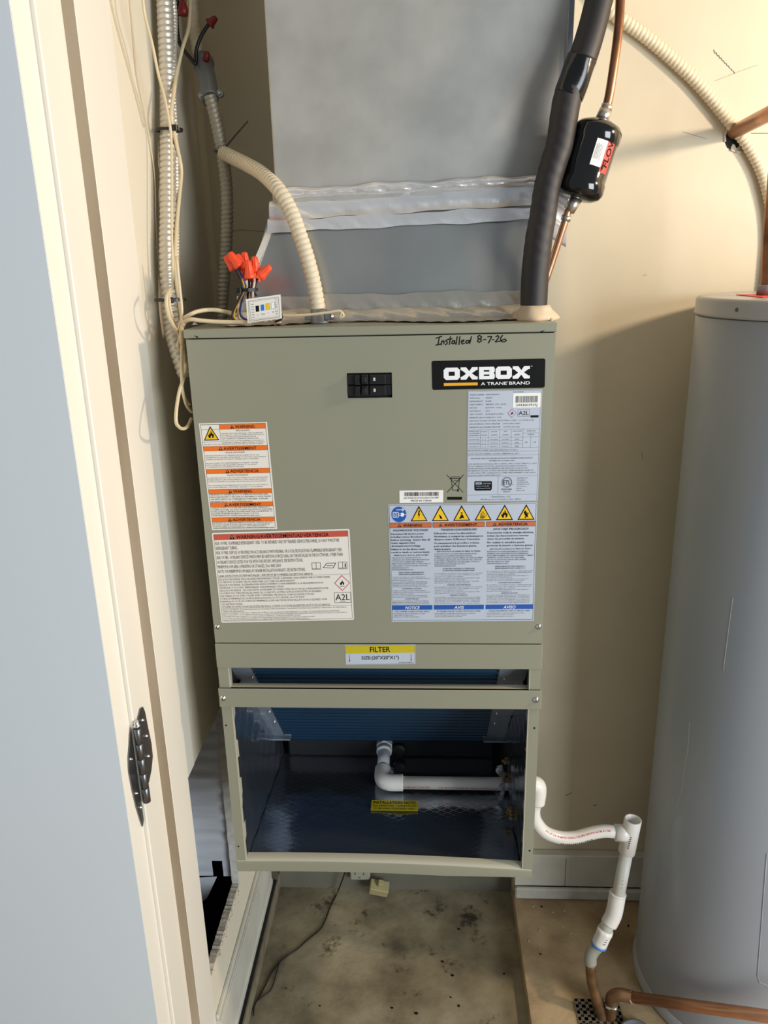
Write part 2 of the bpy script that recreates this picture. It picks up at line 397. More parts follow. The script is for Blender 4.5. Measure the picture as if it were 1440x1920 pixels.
crack(b, [(1203, 846), (1205, 862)], .0008); crack(b, [(1060, 1492), (1072, 1486)], .002); crack(b, [(1112, 1511), (1120, 1509)], .002)
crack(b, [(1408, 250), (1440, 250)], .0012)
link('scuff_mark', b, wall_back)['kind'] = 'stuff'
# left wall with the sawn opening into the return cavity
HY0, HY1, HZ0, HZ1 = -.0, .258, .262, .738
b = MB(WALL); T = .014; ya, yb = .008, WY+.012
b.box(WX-T, WX, ya, yb, HZ1, H0); b.box(WX-T, WX, HY1, yb, 0, HZ1); b.box(WX-T, WX, ya, HY1, 0, HZ0)
wall_left = struct('wall_left', b, label='cream left wall with a sawn opening low down')
# ragged raw edge of the opening
r_ = random.Random(3)
def ragged(p0, p1, out, n, parent, m=RAW):
    g = MB(m); p0, p1, out = Vector(p0), Vector(p1), Vector(out)
    pr = []
    for i in range(n+1):
        c = p0.lerp(p1, i/n); pr.append((c+Vector((0, 0, 0))+out*r_.uniform(.0, .004), c-out*r_.uniform(.0015, .005)))
    for (a, c), (a2, c2) in zip(pr, pr[1:]):
        vs = [a+Vector((.0012, 0, 0)), c+Vector((.0016, 0, 0)), c2+Vector((.0016, 0, 0)), a2+Vector((.0012, 0, 0))]
        g.prism(vs, (-T-.0015, 0, 0))
    return link('raw_edge', g, parent)
ragged((WX, ya, HZ0), (WX, HY1, HZ0), (0, 0, 1), 46, wall_left); RAW2 = mat('drywall_paper', S(206, 204, 198), .8, var=.2, vscale=60, bump=.5)
ragged((WX, HY1, HZ0), (WX, HY1, HZ1), (0, -1, 0), 30, wall_left, RAW2)
# plaster crumbs along the cut
g = MB(RAW)
for i in range(40):
    y = r_.uniform(.03, .27); z = HZ0-r_.expovariate(120)-.002; s = r_.uniform(.0008, .0028)
    g.box(WX, WX+s, y-s, y+s, z-s, z+s)
link('plaster_crumb', g, wall_left)['kind'] = 'stuff'
b = MB(DARK); b.box(-1.0, -.374, .60, .62, 0, 1); b.box(-1.0, -.98, 0, .62, 0, 1); b.box(-1.0, -.374, 0, .62, 0, .02); b.box(-1.0, -.374, 0, .62, 1, 1.02); b.box(-1.0, -.374, -.004, .006, 0, 1.02)
struct('wall_cavity', b, label='dark cavity behind the left wall')
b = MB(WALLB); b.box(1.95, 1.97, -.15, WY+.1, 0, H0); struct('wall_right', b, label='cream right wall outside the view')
b = MB(WALL); b.box(-.8, 1.97, -.15, WY+.1, H0, H0+.02); struct('ceiling', b, label='ceiling above the view')
# front wall left of the opening, jamb, stop
b = MB(WALL); b.box(-1.5, -.402, -.157, .008, 0, H0); struct('wall_front', b, label='wall carrying the door frame')
b = MB(TRIM); b.box(-.402, -.375, -.157, .008, 0, H0, c=.0015); struct('trim_2', b, label='cream painted door jamb')
b = MB(TRIM); b.box(-.375, -.3585, -.0795, .0075, 0, H0, c=.0012); b.box(-.375, -.3588, -.081, -.0796, 0, H0, mat('brown_streaked_paint', S(176, 160, 138), .6, var=.25, vscale=12, col2=S(150, 132, 108), stretch=(1, 1, .15))); struct('trim_3', b, label='cream door stop strip on the jamb')  # front face of the stop gets a darker, streaked brown colour
# casing edge seen between jamb and wall
b = MB(TRIM); b.box(-.3599, -.3592, .0082, .05, HZ1+.0, H0); struct('trim_4', b, label='thin paint-filled seam beside the jamb')
# door leaf folded back, its hinge edge towards the closet
TH = .042
door = thing('door_1', 'pale painted door leaf folded right back at the left edge of the frame', 'structure', (-.9, -.2, 0)); door['kind'] = 'structure'
b = MB(DOOR)
hx, hy = -.3815, -.1590; dv = Vector((-.09, -1, 0)).normalized(); lv = Vector((-1, .09, 0)).normalized()
def dp(t, s_, z): return Vector((hx, hy, 0))+dv*t+lv*s_+Vector((0, 0, z))
b.prism([dp(TH-.0006, 0.0006, .012), dp(TH-.0006, .76, .012), dp(TH+.0002, .76, .012), dp(TH+.0002, .0006, .012)], (0, 0, 2.3))
link('door_face', b, door)
b = MB(TRIM); b.prism([dp(0, 0, .012), dp(0, .76, .012), dp(TH-.0008, .76, .012), dp(TH-.0008, 0, .012)], (0, 0, 2.3)); link('door_core', b, door)
# hinge: two tapered leaves, five-barrel knuckle, pin, screws
hz = [px(262, y, 'X', -.372).z for y in (1335, 1478)]
hzt, hzb = hz[0], hz[1]
hinge = MB(HINGE)
def leaf(x, prof, n):        # leaf profile in (y, z), on a plane x, thin along x
    hinge.prism([Vector((x, y, z)) for y, z in prof], (n*.0024, 0, 0))
YK = -.157
zt = hzt
def wleaf(): return [(YK+.004+(y_-.004)*1.3, zt+z_*1.12) for y_, z_ in ((.004, -.012), (.014, -.004), (.022, .002), (.030, -.001), (.034, -.012), (.037, -.04), (.041, -.07), (.040, -.092), (.030, -.108), (.018, -.118), (.004, -.121))]
leaf(-.3748, wleaf(), 1)
q = [(0.0, -.012), (.006, -.02), (.012, -.035), (.020, -.05), (.024, -.07), (.022, -.1), (.017, -.135), (.010, -.165), (.006, -.178), (.0, -.17)]
hinge.prism([Vector((hx, hy, 0))+dv*t+Vector((0, 0, zt+z)) for t, z in [(t, z*1.1) for t, z in q]], -lv*.0024)
kx = Vector((-.3705, YK-.0005, 0))
for k in range(5): hinge.lathe(kx+Vector((0, 0, zt-.016-k*.0275)), (0, 0, -1), [(0, .0055), (.0006, .0062), (.0264, .0062), (.027, .0055)], seg=14)
hg = link('hinge', hinge, door); hg['label'] = 'dark steel butt hinge with tapered leaves'
pn = MB(STEEL); pn.lathe(kx+Vector((0, 0, zt-.016)), (0, 0, 1), [(0, .0045), (.0035, .0045), (.004, .0058), (.006, .0058), (.0065, .004), (.012, .0045), (.013, .0035)], seg=14); link('hinge_pin', pn, hg)
for y, z in ((YK+.026, -.018), (YK+.033, -.052), (YK+.03, -.088)):
    o = screw('hinge_screw', (-.3724, y, zt+z), (1, 0, 0), hg, .0022)
for t, z in ((.016, -.06), (.014, -.125), (.006, -.158)):
    screw('hinge_screw', Vector((hx, hy, zt+z))+dv*t-lv*.0024, -lv, hg, .002)
# baseboards
b = MB(TRIMD); b.box(WX, -.3475, .008, WY, 0, .135, c=.001); b.box(WX, -.3505, .008, WY, .135, .142); b.box(WX, -.352, .008, WY, .142, .155, c=.002); b.box(WX, -.345, .008, WY, 0.012, .030, c=.003)
b.box(-.3455, -.3395, .008, WY+.02, 0.0003, .0035, DARK); struct('baseboard_left', b, label='dusty moulded baseboard along the left wall')
b = MB(TRIMD); b.box(PX1+.002, 1.95, .514, WY, .034, .128, c=.001); b.box(PX1+.002, 1.95, .510, WY, .128, .134); b.box(PX1+.002, 1.95, .506, WY, .134, .141, c=.002)
bb = struct('baseboard_back', b, label='grey-white two-step baseboard along the back wall')
b = MB(PVCO); b.box(PX1+.002, 1.95, .500, .5138, 0.0005, .0345, c=.004); link('shoe_moulding', b, bb)
b = MB(INKG); x = px(1060, 1640, 'Y', .5136).x; b.box(x-.0006, x+.0006, .5134, .5138, .034, .127); link('board_joint', b, bb)

# ================================================================ WALL CABINET (air handler)
UW, UD, Z0, Z1 = .28, .49, .54, 1.5507
ZS, ZF0, ZR1, ZR0, ZL = 1.0215, .974, .934, .897, .566
unit = thing('air_handler', 'olive-grey wall-hung air handler cabinet with open lower bay and many printed labels', 'air handler', (0, .25, Z0))
def part(name, mb, label=None, bevel=0, parent=unit):
    o = link(name, mb, parent, bevel)
    if label: o['label'] = label
    return o
for s in (-1, 1): part('side_panel', MB(PAINT).box(*sorted((s*UW, s*(UW-.0015))), .002, UD, Z0, Z1-.014))
b = MB(PAINT); b.box(-UW+.0016, UW-.0016, UD-.002, UD, Z0, Z1-.014); part('back_panel', b)
b = MB(PAINT); b.box(-UW-.0025, UW+.0025, -.004, UD+.001, Z1-.013, Z1, c=.0012); part('top_panel', b)
# front panel, breaker cut-out left open
bx0, bx1 = px(651, 720, 'Y', -.002).x, px(735, 720, 'Y', -.002).x; bz1, bz0 = px(692, 699, 'Y', -.002).z, px(692, 746, 'Y', -.002).z
b = MB(PAINT); y0, y1 = -.002, .001; zt_ = Z1-.0148
b.box(-UW, UW, y0, y1, bz1, zt_); b.box(-UW, UW, y0, y1, ZS+.0006, bz0); b.box(-UW, bx0, y0, y1, bz0, bz1); b.box(bx1, UW, y0, y1, bz0, bz1)
b.box(-UW+.0006, UW-.0006, y1, y1+.012, ZS+.001, ZS+.002); part('front_panel', b)
b = MB(DARK); b.box(-UW+.02, UW-.02, .004, .006, ZS, Z1-.014); part('panel_gap', b)
b = MB(PAINT); b.box(-UW-.0008, UW+.0008, -.0035, .001, ZF0, ZS-.0012, c=.0009); b.box(-UW, UW, -.003, .012, ZF0, ZF0+.0015); part('filter_access_panel', b)
b = MB(PAINT); b.box(-UW-.0022, UW+.0022, -.0055, .001, ZR0, ZR1, c=.0009); b.box(-UW, UW, -.005, .014, ZR0, ZR0+.0012); b.box(-UW, UW, -.005, .014, ZR1-.0012, ZR1, PAINTE); part('lower_rail', b)
for s in (-1, 1):
    b = MB(PAINT); b.box(*sorted((s*UW, s*(UW-.018))), -.002, .0, Z0, ZF0+.01); b.box(*sorted((s*(UW-.018), s*(UW-.0195))), -.002, .014, Z0, ZF0+.01, PAINTE); part('corner_post', b)
# bottom lip, bowed
def lip(u, v):
    x = -UW+.001+u*(2*UW-.002); sag = .0065*math.sin(math.pi*u)-.009*u
    return x, sag
b = MB(PAINT); n = 24
prof = lambda x, sg: [(-.004, Z0-.002+max(sg, -.001)*1.2), (-.004, ZL-.008+sg), (-.003, ZL-.005+sg), (.004, ZL-.001+sg), (.016, ZL-.001+sg)]
vs = []
for i in range(n+1):
    x, sg = lip(i/n, 0); vs += [(x, y, z) for y, z in prof(x, sg)]
b.add(vs, [(i*5+k, (i+1)*5+k, (i+1)*5+k+1, i*5+k+1) for i in range(n) for k in range(4)], PAINT, True)
for i in range(4*n):
    if i % 4 >= 2: b.mi[i] = b.idx(PAINTE)
part('bottom_lip', b)
# tabs and screws
for (x, y) in ((407, 1175), (1010, 1175)): screw('screw', px(x, y, 'Y', -.002), (0, -1, 0), unit, .0036)
for (x, y) in ((418, 1309), (1005, 1312)): screw('screw', px(x, y, 'Y', -.0055), (0, -1, 0), unit, .0042)
for (x, y) in ((366, 609), (1032, 601)):
    p = px(x, y, 'Z', Z1); screw('screw', (p.x, max(p.y, .006), Z1), (0, 0, 1), unit, .0042)
for (x, y) in ((424, 1360), (447, 1587), (1002, 1365), (993, 1595)): part('screw_hole', MB(INK).lathe(px(x, y, 'Y', -.0021), (0, -1, 0), [(0, .0018), (.0002, .0018)], seg=10))
# notch marks at the ends of the top seam
for x, y, s in ((363, 629, 1), (1022, 619, -1)):
    p = px(x, y, 'Y', -.0045); part('seam_notch', MB(INK).prism([p, p+Vector((s*.006, 0, -.004)), p+Vector((s*.007, 0, -.002))], (0, -.0002, 0)))
# insulated bay
BX = UW-.0195; BY = .345; BZ = ZL-.004
def bumpy(fn, amp, nx=(0, 0, 1), seed=1, f=5):
    nx = Vector(nx)
    def g(u, v): return Vector(fn(u, v))+nx*amp*(math.sin(f*u*6+seed)*math.cos(f*v*5+seed*2)+.6*math.sin(f*1.7*(u+v)*4+seed*3))
    return g
def flr(u, v):
    x = -BX+u*2*BX; return (x, .006+v*(BY-.006), BZ-.003+(.0055*math.sin(math.pi*u)-.008*u)*max(0, 1-v*2.2))
part('bottom_panel', MB(PAINT).box(-UW+.0016, UW-.0016, .001, UD-.002, Z0, Z0+.0015))
b = MB(LINER); b.grid(bumpy(flr, .0006), 36, 20); lin_f = part('foil_liner', b, 'creased foil liner on the bay floor')
b = MB(LINER); b.grid(bumpy(lambda u, v: (-BX+.012*u*(1 if v < .95 else .6), .004+u*(BY-.004), BZ+v*(.35)), .0014, (1, 0, 0), 4), 20, 20); part('foil_liner', b, 'foil liner on the left side of the bay')
b = MB(LINER); b.grid(bumpy(lambda u, v: (BX-.012*u, .004+u*(BY-.004), BZ+v*(.35)), .0014, (1, 0, 0), 9), 20, 20); part('foil_liner', b, 'foil liner on the right side of the bay')
b = MB(DARK); b.box(-BX, BX, UD-.02, UD-.015, .55, 1.2); b.box(-BX, BX, .01, UD-.02, 1.2, 1.205); b.box(-BX-.008, -BX-.004, .02, UD-.01, .55, 1.2); b.box(BX+.004, BX+.008, .02, UD-.01, .55, 1.2); part('inner_shell', b)
b = MB(PANM); b.box(-.235, .235, BY-.01, UD-.03, BZ-.002, BZ+.044, c=.003); dpn = part('drain_pan', b, 'black plastic condensate pan')
p = px(748, 1405, 'Y', BY-.011); g = MB(PANM); g.lathe(p, (0, -1, 0), [(0, .017), (.008, .017), (.010, .013), (.011, .006)], seg=20); link('pan_plug', g, dpn)
fz = zc_ = px(950, 1467, 'Y', .212).z
for k, (yy, zz2, n_, sc) in enumerate(((.205, fz+.018, 7, .010), (.225, fz+.040, 5, .007), (.12, BZ+.020, 6, .008))):
    g = MB(mat('fibreglass_tan', S(150, 118, 70), .9, bump=.8, bscale=120, var=.4, vscale=90)) if k == 0 else MB(bpy.data.materials['fibreglass_tan'])
    rr = random.Random(20+k)
    for j in range(n_):
        c = Vector((BX-.012+rr.uniform(-.004, .004), yy+rr.uniform(-1, 1)*sc, zz2+rr.uniform(-1, 1)*sc*1.2)); q0_ = Vector((rr.uniform(-1, 1), rr.uniform(-1, 1), rr.uniform(-1, 1))).normalized()
        g.lathe(c-q0_*.005, q0_, [(0, .001), (.003, .004), (.006, .0035), (.010, .001)], seg=7)
    part('torn_insulation', g, 'tan fibreglass showing where the foil is torn')['kind'] = 'stuff'
g = MB(FOIL)
def flap(u, v): a_ = 2*math.pi*u; rr_ = .016+.018*v+.004*math.sin(a_*5); return Vector((BX-.013-.010*v*(1+.6*math.sin(a_*7+1)), .212+rr_*math.cos(a_), fz+rr_*1.1*math.sin(a_)))
g.grid(flap, 40, 3); part('foil_flap', g, 'crumpled foil torn open round the drain pipe')
# the coil slab, leaning back as it goes down
c0, c1 = Vector((0, .028, .968)), Vector((0, .300, .632)); cd = (c1-c0).normalized(); cn = Vector((0, -cd.z, cd.y)); cn = cn if cn.y < 0 else -cn
CXL, CXR = -.228, .212
b = MB(FIN); nrow = 22; L = (c1-c0).length
for k in range(nrow):
    prf = []
    for t_ in range(7):
        w_ = t_/6; q_ = c0+cd*(L*(k+.1+.8*w_)/nrow)+cn*(.0085*math.sin(math.pi*w_)); prf.append(q_)
    b.add([Vector((x, q_.y, q_.z)) for x in (CXL, CXR) for q_ in prf], [(t_, t_+1, 8+t_, 7+t_) for t_ in range(6)], FIN, True)
b.prism([Vector((CXL, c0.y, c0.z)), Vector((CXL, c1.y, c1.z)), Vector((CXL, c1.y, c1.z))-cn*.04, Vector((CXL, c0.y, c0.z))-cn*.04], (CXR-CXL, 0, 0), PANM)
coil = part('coil_fins', b, 'dark blue finned cooling coil'); coil['kind'] = 'stuff'
for s, xa, xb in ((-1, -.268, CXL), (1, CXR, .262)):
    b = MB(GALVD); o_ = cn*.007
    A, E2 = c0, c1-cd*.03
    b.prism([Vector((xa, A.y, A.z))+o_, Vector((xb, A.y, A.z))+o_, Vector((xb, E2.y, E2.z))+o_, Vector((xa, E2.y, E2.z))+o_], -cn*.0015)
    xm = xb if s < 0 else xa
    b.prism([Vector((xm, A.y, A.z))+o_, Vector((xm, E2.y, E2.z))+o_, Vector((xm, E2.y, E2.z))-cn*.03, Vector((xm, A.y, A.z))-cn*.03], (s*.0015, 0, 0))
    # raised rib on the plate
    xr0, xr1 = (xa+.010, xa+.022) if s < 0 else (xb-.022, xb-.010)
    A2, B2 = c0+cd*.25, c0+cd*.35
    b.prism([Vector((xr0, A2.y, A2.z))+o_, Vector((xr1, A2.y, A2.z))+o_, Vector((xr1, B2.y, B2.z))+o_, Vector((xr0, B2.y, B2.z))+o_], cn*.004)
    br = part('coil_bracket', b, 'galvanized coil end plate')
    f = MB(GALVD); xf0, xf1 = (xa+.004, xb+.014) if s < 0 else (xa-.006, xb-.004)
    f.box(xf0, xf1, c1.y-.03, c1.y+.02, c1.z+.022, c1.z+.046, c=.001); f.box(xf0, xf1, c1.y-.045, c1.y-.03, c1.z+.022, c1.z+.025); link('bracket_foot', f, br)
    for k in range(5):
        q_ = c0+cd*(.05+.062*k)+o_; screw('rivet', (xa+(.034 if s < 0 else .012), q_.y, q_.z), cn, br, .0016)
# breaker in its cut-out
bk = MB(DARK); bk.box(bx0, bx1, .002, .05, bz0, bz1); bk2 = MB(BLK)
brk = part('breaker_recess', MB(DARK).box(bx0-.002, bx1+.002, .012, .016, bz0-.002, bz1+.002))
w = bx1-bx0; h = bz1-bz0; g = MB(BLK)
for k in range(2):
    za = bz0+.004+k*(h-.005)/2; zb = za+(h-.005)/2-.0012
    g.box(bx0+.001, bx0+w*.20, -.004, .012, za, zb, c=.0008); g.box(bx0+w*.20, bx0+w*.29, -.012, .012, za, zb, c=.001)
    g.box(bx0+w*.29, bx0+w*.50, .0, .012, za, zb); g.box(bx0+w*.50, bx0+w*.86, -.006, .012, za, zb, c=.001); g.box(bx0+w*.86, bx0+w*.985, .0, .012, za, zb)
br = part('circuit_breaker', g, 'black two-pole breaker')
for k in range(2):
    zc = bz0+.004+(k+.5)*(h-.005)/2; t = MB(BLK); t.box(bx0+w*.34, bx0+w*.44, -.014, .0, zc-.005, zc+.005, c=.0015); t.box(bx0+w*.32, bx0+w*.47, -.010, .0, zc-.0075, zc+.0075, c=.001); link('toggle', t, br)
    t = MB(WHTW); t.box(bx0+w*.59, bx0+w*.635, -.0064, -.006, zc-.0024, zc+.0024); link('rating_mark', t, br)

# ---------------------------------------------------------------- printed labels on the cabinet
YF = -.0024
# 1 stacked fire / chemical warnings
s = quad_sheet((373, 794), (500, 791), (397, 994), (520, 992), 127, 200, YF); s.base(127, 200, PAPER); s.frame(3, 2, 124, 197, .5, INK, 2)
s.frame(3, 2, 38, 34, .4, INK, 2); tri_sign(s, 6, 31, 29, 26, 'flame', 2)
def band(v, t, u0=3): s.rect(u0, v, 124, v+8.4, ORB, 1); s.line(3, v, 124, v, .4, INK, 2); s.line(3, v+8.4, 124, v+8.4, .4, INK, 2)
def bt(v, t, c, w): warn_tri(s, c-w/2-9, v+7.4, 6.4); s.text(t, c-w/2, v+7, 5.2, w=w, bold=.011)
for v, t, c, w, u0 in ((3, 'WARNING', 85, 36, 38), (42, 'AVERTISSEMENT', 72, 62, 3), (84, 'ADVERTENCIA', 76, 54, 3), (122, 'WARNING', 68, 36, 3), (147, 'AVERTISSEMENT', 70, 62, 3), (176, 'ADVERTENCIA', 70, 54, 3)): band(v, t, u0); bt(v, t, c, w)
def lines(s, rows, u, v, dv, size, w, m=INKG, al='l', cu=None, bold=0):
    full = max(len(r) for r in rows)
    for k, r in enumerate(rows):
        if r: s.text(r, cu if al == 'c' else u, v+k*dv, size, m, w=w*min(1, len(r)/full), al=al, bold=bold)
s.text('FIRE HAZARD!', 81, 15.5, 2.5, INKG, w=26, al='c')
lines(s, ['HEATERS THAT ARE INSTALLED, USED OR SERVICED', 'INCORRECTLY CAN CAUSE FIRE OR ELECTRIC SHOCK.', 'FOLLOW THE INSTALLATION INSTRUCTIONS', 'AND OBSERVE ALL CLEARANCES MARKED HERE.'], 40, 20, 3.2, 1.8, 80)
lines(s, ['FAILURE TO FOLLOW THIS WARNING COULD RESULT', 'IN PROPERTY DAMAGE, SERIOUS INJURY OR DEATH.'], 40, 33.5, 3.2, 1.8, 80)
lines(s, ['FAILURE TO FOLLOW THE INSTRUCTIONS MAY RESULT IN DEATH, INJURY'], 5, 39.5, 3.2, 1.8, 112)
s.text("RISQUE D'INCENDIE!", 62, 55, 2.5, INKG, w=36, al='c')
lines(s, ["L'INSTALLATION OU L'UTILISATION INCORRECTE DE CET", "APPAREIL PEUT CAUSER UN INCENDIE OU UN CHOC ELECTRIQUE.", 'SUIVRE LES INSTRUCTIONS FOURNIES AVEC L APPAREIL', '', "NE PAS SUIVRE CET AVERTISSEMENT POURRAIT CAUSER", 'DES DOMMAGES, DES BLESSURES GRAVES OU LA MORT.', 'CONSERVER LES DEGAGEMENTS INDIQUES'], 5, 60, 3.5, 1.9, 115)
s.text('PELIGRO DE INCENDIO!', 62, 97, 2.5, INKG, w=40, al='c')
lines(s, ['LA INSTALACION O EL USO INCORRECTO DE ESTE EQUIPO', 'PUEDE PROVOCAR UN INCENDIO O DESCARGA ELECTRICA.', 'SIGA LAS INSTRUCCIONES DE INSTALACION INCLUIDAS', '', 'NO SEGUIR ESTA ADVERTENCIA PODRIA PROVOCAR DANOS', 'A LA PROPIEDAD, LESIONES GRAVES O LA MUERTE.'], 5, 101.5, 3.5, 1.9, 115)
lines(s, ['THIS PRODUCT CAN EXPOSE YOU TO CHEMICALS INCLUDING LEAD,', 'WHICH ARE KNOWN TO THE STATE OF CALIFORNIA TO CAUSE CANCER', 'AND BIRTH DEFECTS OR OTHER REPRODUCTIVE HARM.  FOR MORE', 'INFORMATION GO TO www.p65Warnings.ca.gov'], 5, 133.5, 4.3, 2.6, 116, INK)
lines(s, ["CE PRODUIT PEUT VOUS EXPOSER A DES PRODUITS CHIMIQUES, Y", "COMPRIS LE PLOMB, QUI SONT CONNUS PAR L'ETAT DE CALIFORNIE", 'POUR CAUSER LE CANCER ET DES MALFORMATIONS CONGENITALES OU', "D'AUTRES PROBLEMES DE REPRODUCTION. POUR PLUS", "D'INFORMATIONS, VISITEZ www.p65Warnings.ca.gov"], 5, 158.5, 3.7, 2.4, 116, INK)
lines(s, ['ESTE PRODUCTO PUEDE EXPONERLE A SUSTANCIAS QUIMICAS, INCLUIDO', 'EL PLOMO, QUE EN EL ESTADO DE CALIFORNIA SON CAUSANTES DE', 'CANCER Y DEFECTOS DE NACIMIENTO U OTROS REPRODUCTIVOS.', 'PARA OBTENER MAS INFORMACION, VISITE A www.p65Warnings.ca.gov'], 5, 187.5, 3.2, 2.1, 116, INK)
s.build('warning_label', unit, 'tall white label with stacked orange warning bands')
# 2 wide refrigerant warning
s = quad_sheet((397, 998), (655, 993), (415, 1169), (664, 1161), 258, 170, YF); s.base(258, 170, PAPER, r=3)
s.rect(3, 3, 255, 13.5, REDB, 1); s.frame(3, 3, 255, 167, .5, INKG, 2); warn_tri(s, 33, 12.5, 8.5); s.text('WARNING/AVERTISSEMENT/ADVERTENCIA', 45, 12, 6.6, w=174, bold=.011)
R1 = [('RISK OF FIRE. FLAMMABLE REFRIGERANT USED. TO BE REPAIRED ONLY BY TRAINED SERVICE PERSONNEL. DO NOT PUNCTURE', 233), ('REFRIGERANT TUBING.', 41), ('RISK OF FIRE. DISPOSE OF PROPERLY IN ACCORDANCE WITH FEDERAL OR LOCAL REGULATIONS. FLAMMABLE REFRIGERANT USED.', 238), ('RISK OF FIRE - AUXILIARY DEVICES WHICH MAY BE IGNITION SOURCES SHALL NOT BE INSTALLED IN THE DUCTWORK, OTHER THAN', 238), ('AUXILIARY DEVICES LISTED FOR USE WITH THE SPECIFIC APPLIANCE. SEE INSTRUCTIONS.', 163), ('MINIMUM ROOM AREA (OPERATING OR STORAGE), 24 m² AND 258 ft²', 121), ('NOTE: FOR MINIMUM ROOM AREAS AT HIGHER INSTALLATION HEIGHTS, SEE INSTRUCTIONS.', 166)]
for k, (t, w) in enumerate(R1): s.text(t, 5, 22.5+k*8.7, 6.0, INKG, w=w)
s.text('LEAK DETECTION SYSTEM INSTALLED. UNIT MUST BE POWERED EXCEPT FOR SERVICE.', 5, 82, 3.6, INK, w=180); s.line(3, 83.2, 255, 82.6, .4, INKG)
R2 = [("RISQUE D'INCENDIE. FRIGORIGENE INFLAMMABLE UTILISE. A REPARER UNIQUEMENT PAR DU PERSONNEL", 221), ('DE SERVICE QUALIFIE. NE PAS PERFORER LES TUBES DE REFRIGERANT.', 152), ("RISQUE D'INCENDIE. SE DEBARRASSER ADEQUATEMENT CONFORMEMENT A LA REGLEMENTATION", 206), ('FEDERALE OU LOCALE. REFRIGERANT INFLAMMABLE UTILISE.', 128), ("RISQUE D'INCENDIE - LES DISPOSITIFS AUXILIAIRES POUVANT ETRE DES SOURCES D'INFLAMMATION NE", 216), ('DOIVENT PAS ETRE INSTALLES DANS LES CONDUITS, AUTRES QUE LES DISPOSITIFS AUXILIAIRES', 202), ("ENUMERES POUR ETRE UTILISES AVEC L'APPAREIL SPECIFIQUE. VOIR LES INSTRUCTIONS.", 188), ("SURFACE MINIMALE DE LA PIECE (EXPLOITATION OU STOCKAGE), 24 m² ET 258 ft²", 168), ("REMARQUE: POUR LES SURFACES MINIMALES A DES HAUTEURS D'INSTALLATION PLUS ELEVEES, VOIR", 212), ('LES INSTRUCTIONS.', 42), ("SYSTEME DE DETECTION DES FUITES INSTALLE. L'UNITE DOIT ETRE ALIMENTEE SAUF POUR LE SERVICE.", 218)]
for k, (t, w) in enumerate(R2): s.text(t, 5, 88.5+k*5.25, 3.4, INKG, w=w*.96)
s.line(3, 142.2, 255, 141.6, .4, INKG)
R3 = [('RIESGO DE INCENDIO. SE UTILIZA REFRIGERANTE INFLAMABLE. DEBE SER REPARADO UNICAMENTE POR PERSONAL DE SERVICIO CAPACITADO. NO PERFORAR LA', 240), ('TUBERIA DEL REFRIGERANTE', 42), ('RIESGO DE INCENDIO. DESECHE LA UNIDAD DE ACUERDO CON LAS REGULACIONES FEDERALES O LOCALES. SE UTILIZA REFRIGERANTE INFLAMABLE', 226), ('RIESGO DE INCENDIO: NO SE DEBEN INSTALAR EN LOS CONDUCTOS DISPOSITIVOS AUXILIARES QUE PUEDAN SER FUENTES DE IGNICION, EXCEPTO LOS DISPOSITIVOS', 240), ('AUXILIARES INDICADOS PARA SU USO CON EL APARATO ESPECIFICO. CONSULTE LAS INSTRUCCIONES', 150), ('NOTA: PARA LAS AREAS MINIMAS DE LA HABITACION A MAYORES ALTURAS DE INSTALACION, CONSULTE LAS INSTRUCCIONES', 178), ('SISTEMA DE DETECCION DE FUGAS INSTALADO. LA UNIDAD DEBE ESTAR ENCENDIDA, EXCEPTO PARA EL SERVICIO.', 168)]
for k, (t, w) in enumerate(R3): s.text(t, 5, 145.8+k*3.35, 2.0, INKG, w=w)
# book, leaflet, info icons
for u0, k in ((184, 0), (204, 1), (234, 2)):
    if k == 1: s.poly([(u0, 70), (u0+8, 61), (u0+26, 61), (u0+20, 71)], INK, 2); s.poly([(u0+2, 69), (u0+8.5, 62), (u0+24, 62), (u0+19, 70)], PAPER, 3); s.line(u0+7, 66, u0+20, 65.5, 1.2, INK, 4)
    else: s.frame(u0, 60, u0+8, 71, .7, INK, 2); s.frame(u0+8, 60, u0+16, 71, .7, INK, 2); s.line(u0-1, 72.4, u0+17, 72.4, .6, INK)
s.text('i', 246, 69, 7, INK, bold=.04)
cu, cv = 239, 99
s.poly([(cu, cv-15), (cu-15, cv), (cu, cv+15), (cu+15, cv)], PINK, 2); s.poly([(cu, cv-13.2), (cu-13.2, cv), (cu, cv+13.2), (cu+13.2, cv)], PAPER, 3); flame(s, cu, cv+4, 10, 4); s.rect(cu-5, cv+5.5, cu+5, cv+6.5, INK, 4)
s.frame(223, 117, 254, 136, .6, INK, 2); s.text('A2L', 238.5, 131.5, 11.5, INK, w=27, al='c'); s.text('R454B', 238.5, 134.8, 1.8, INKG, w=9, al='c')
s.build('warning_label', unit, 'wide white label with a red warning heading')
# 3 logo plate
s = quad_sheet((809, 677), (1023, 672), (811, 731), (1021, 727), 212, 54, YF); s.base(212, 54, INK, .0008, r=3.5)
_lc = [2.]
def blk(pts, m=WHT):
    _lc[0] += .12; a_ = sum(p[0]*q[1]-q[0]*p[1] for p, q in zip(pts, pts[1:]+pts[:1])); s.poly(pts if a_ < 0 else pts[::-1], m, _lc[0])
def rct(a, b_, c, d): blk([(a, b_), (a, d), (c, d), (c, b_)])
LW = 32.5; V0, V1 = 13, 36
def letO(u):
    r = 4.5; w = LW-2
    for a, b_, c, d in ((u, V0+r, u+9.5, V1-r), (u+w-9.5, V0+r, u+w, V1-r)): rct(a, b_, c, d)
    blk([(u, V0+r), (u+r, V0), (u+w-r, V0), (u+w, V0+r), (u+w, V0+7.6), (u, V0+7.6)]); blk([(u, V1-7.6), (u+w, V1-7.6), (u+w, V1-r), (u+w-r, V1), (u+r, V1), (u, V1-r)])
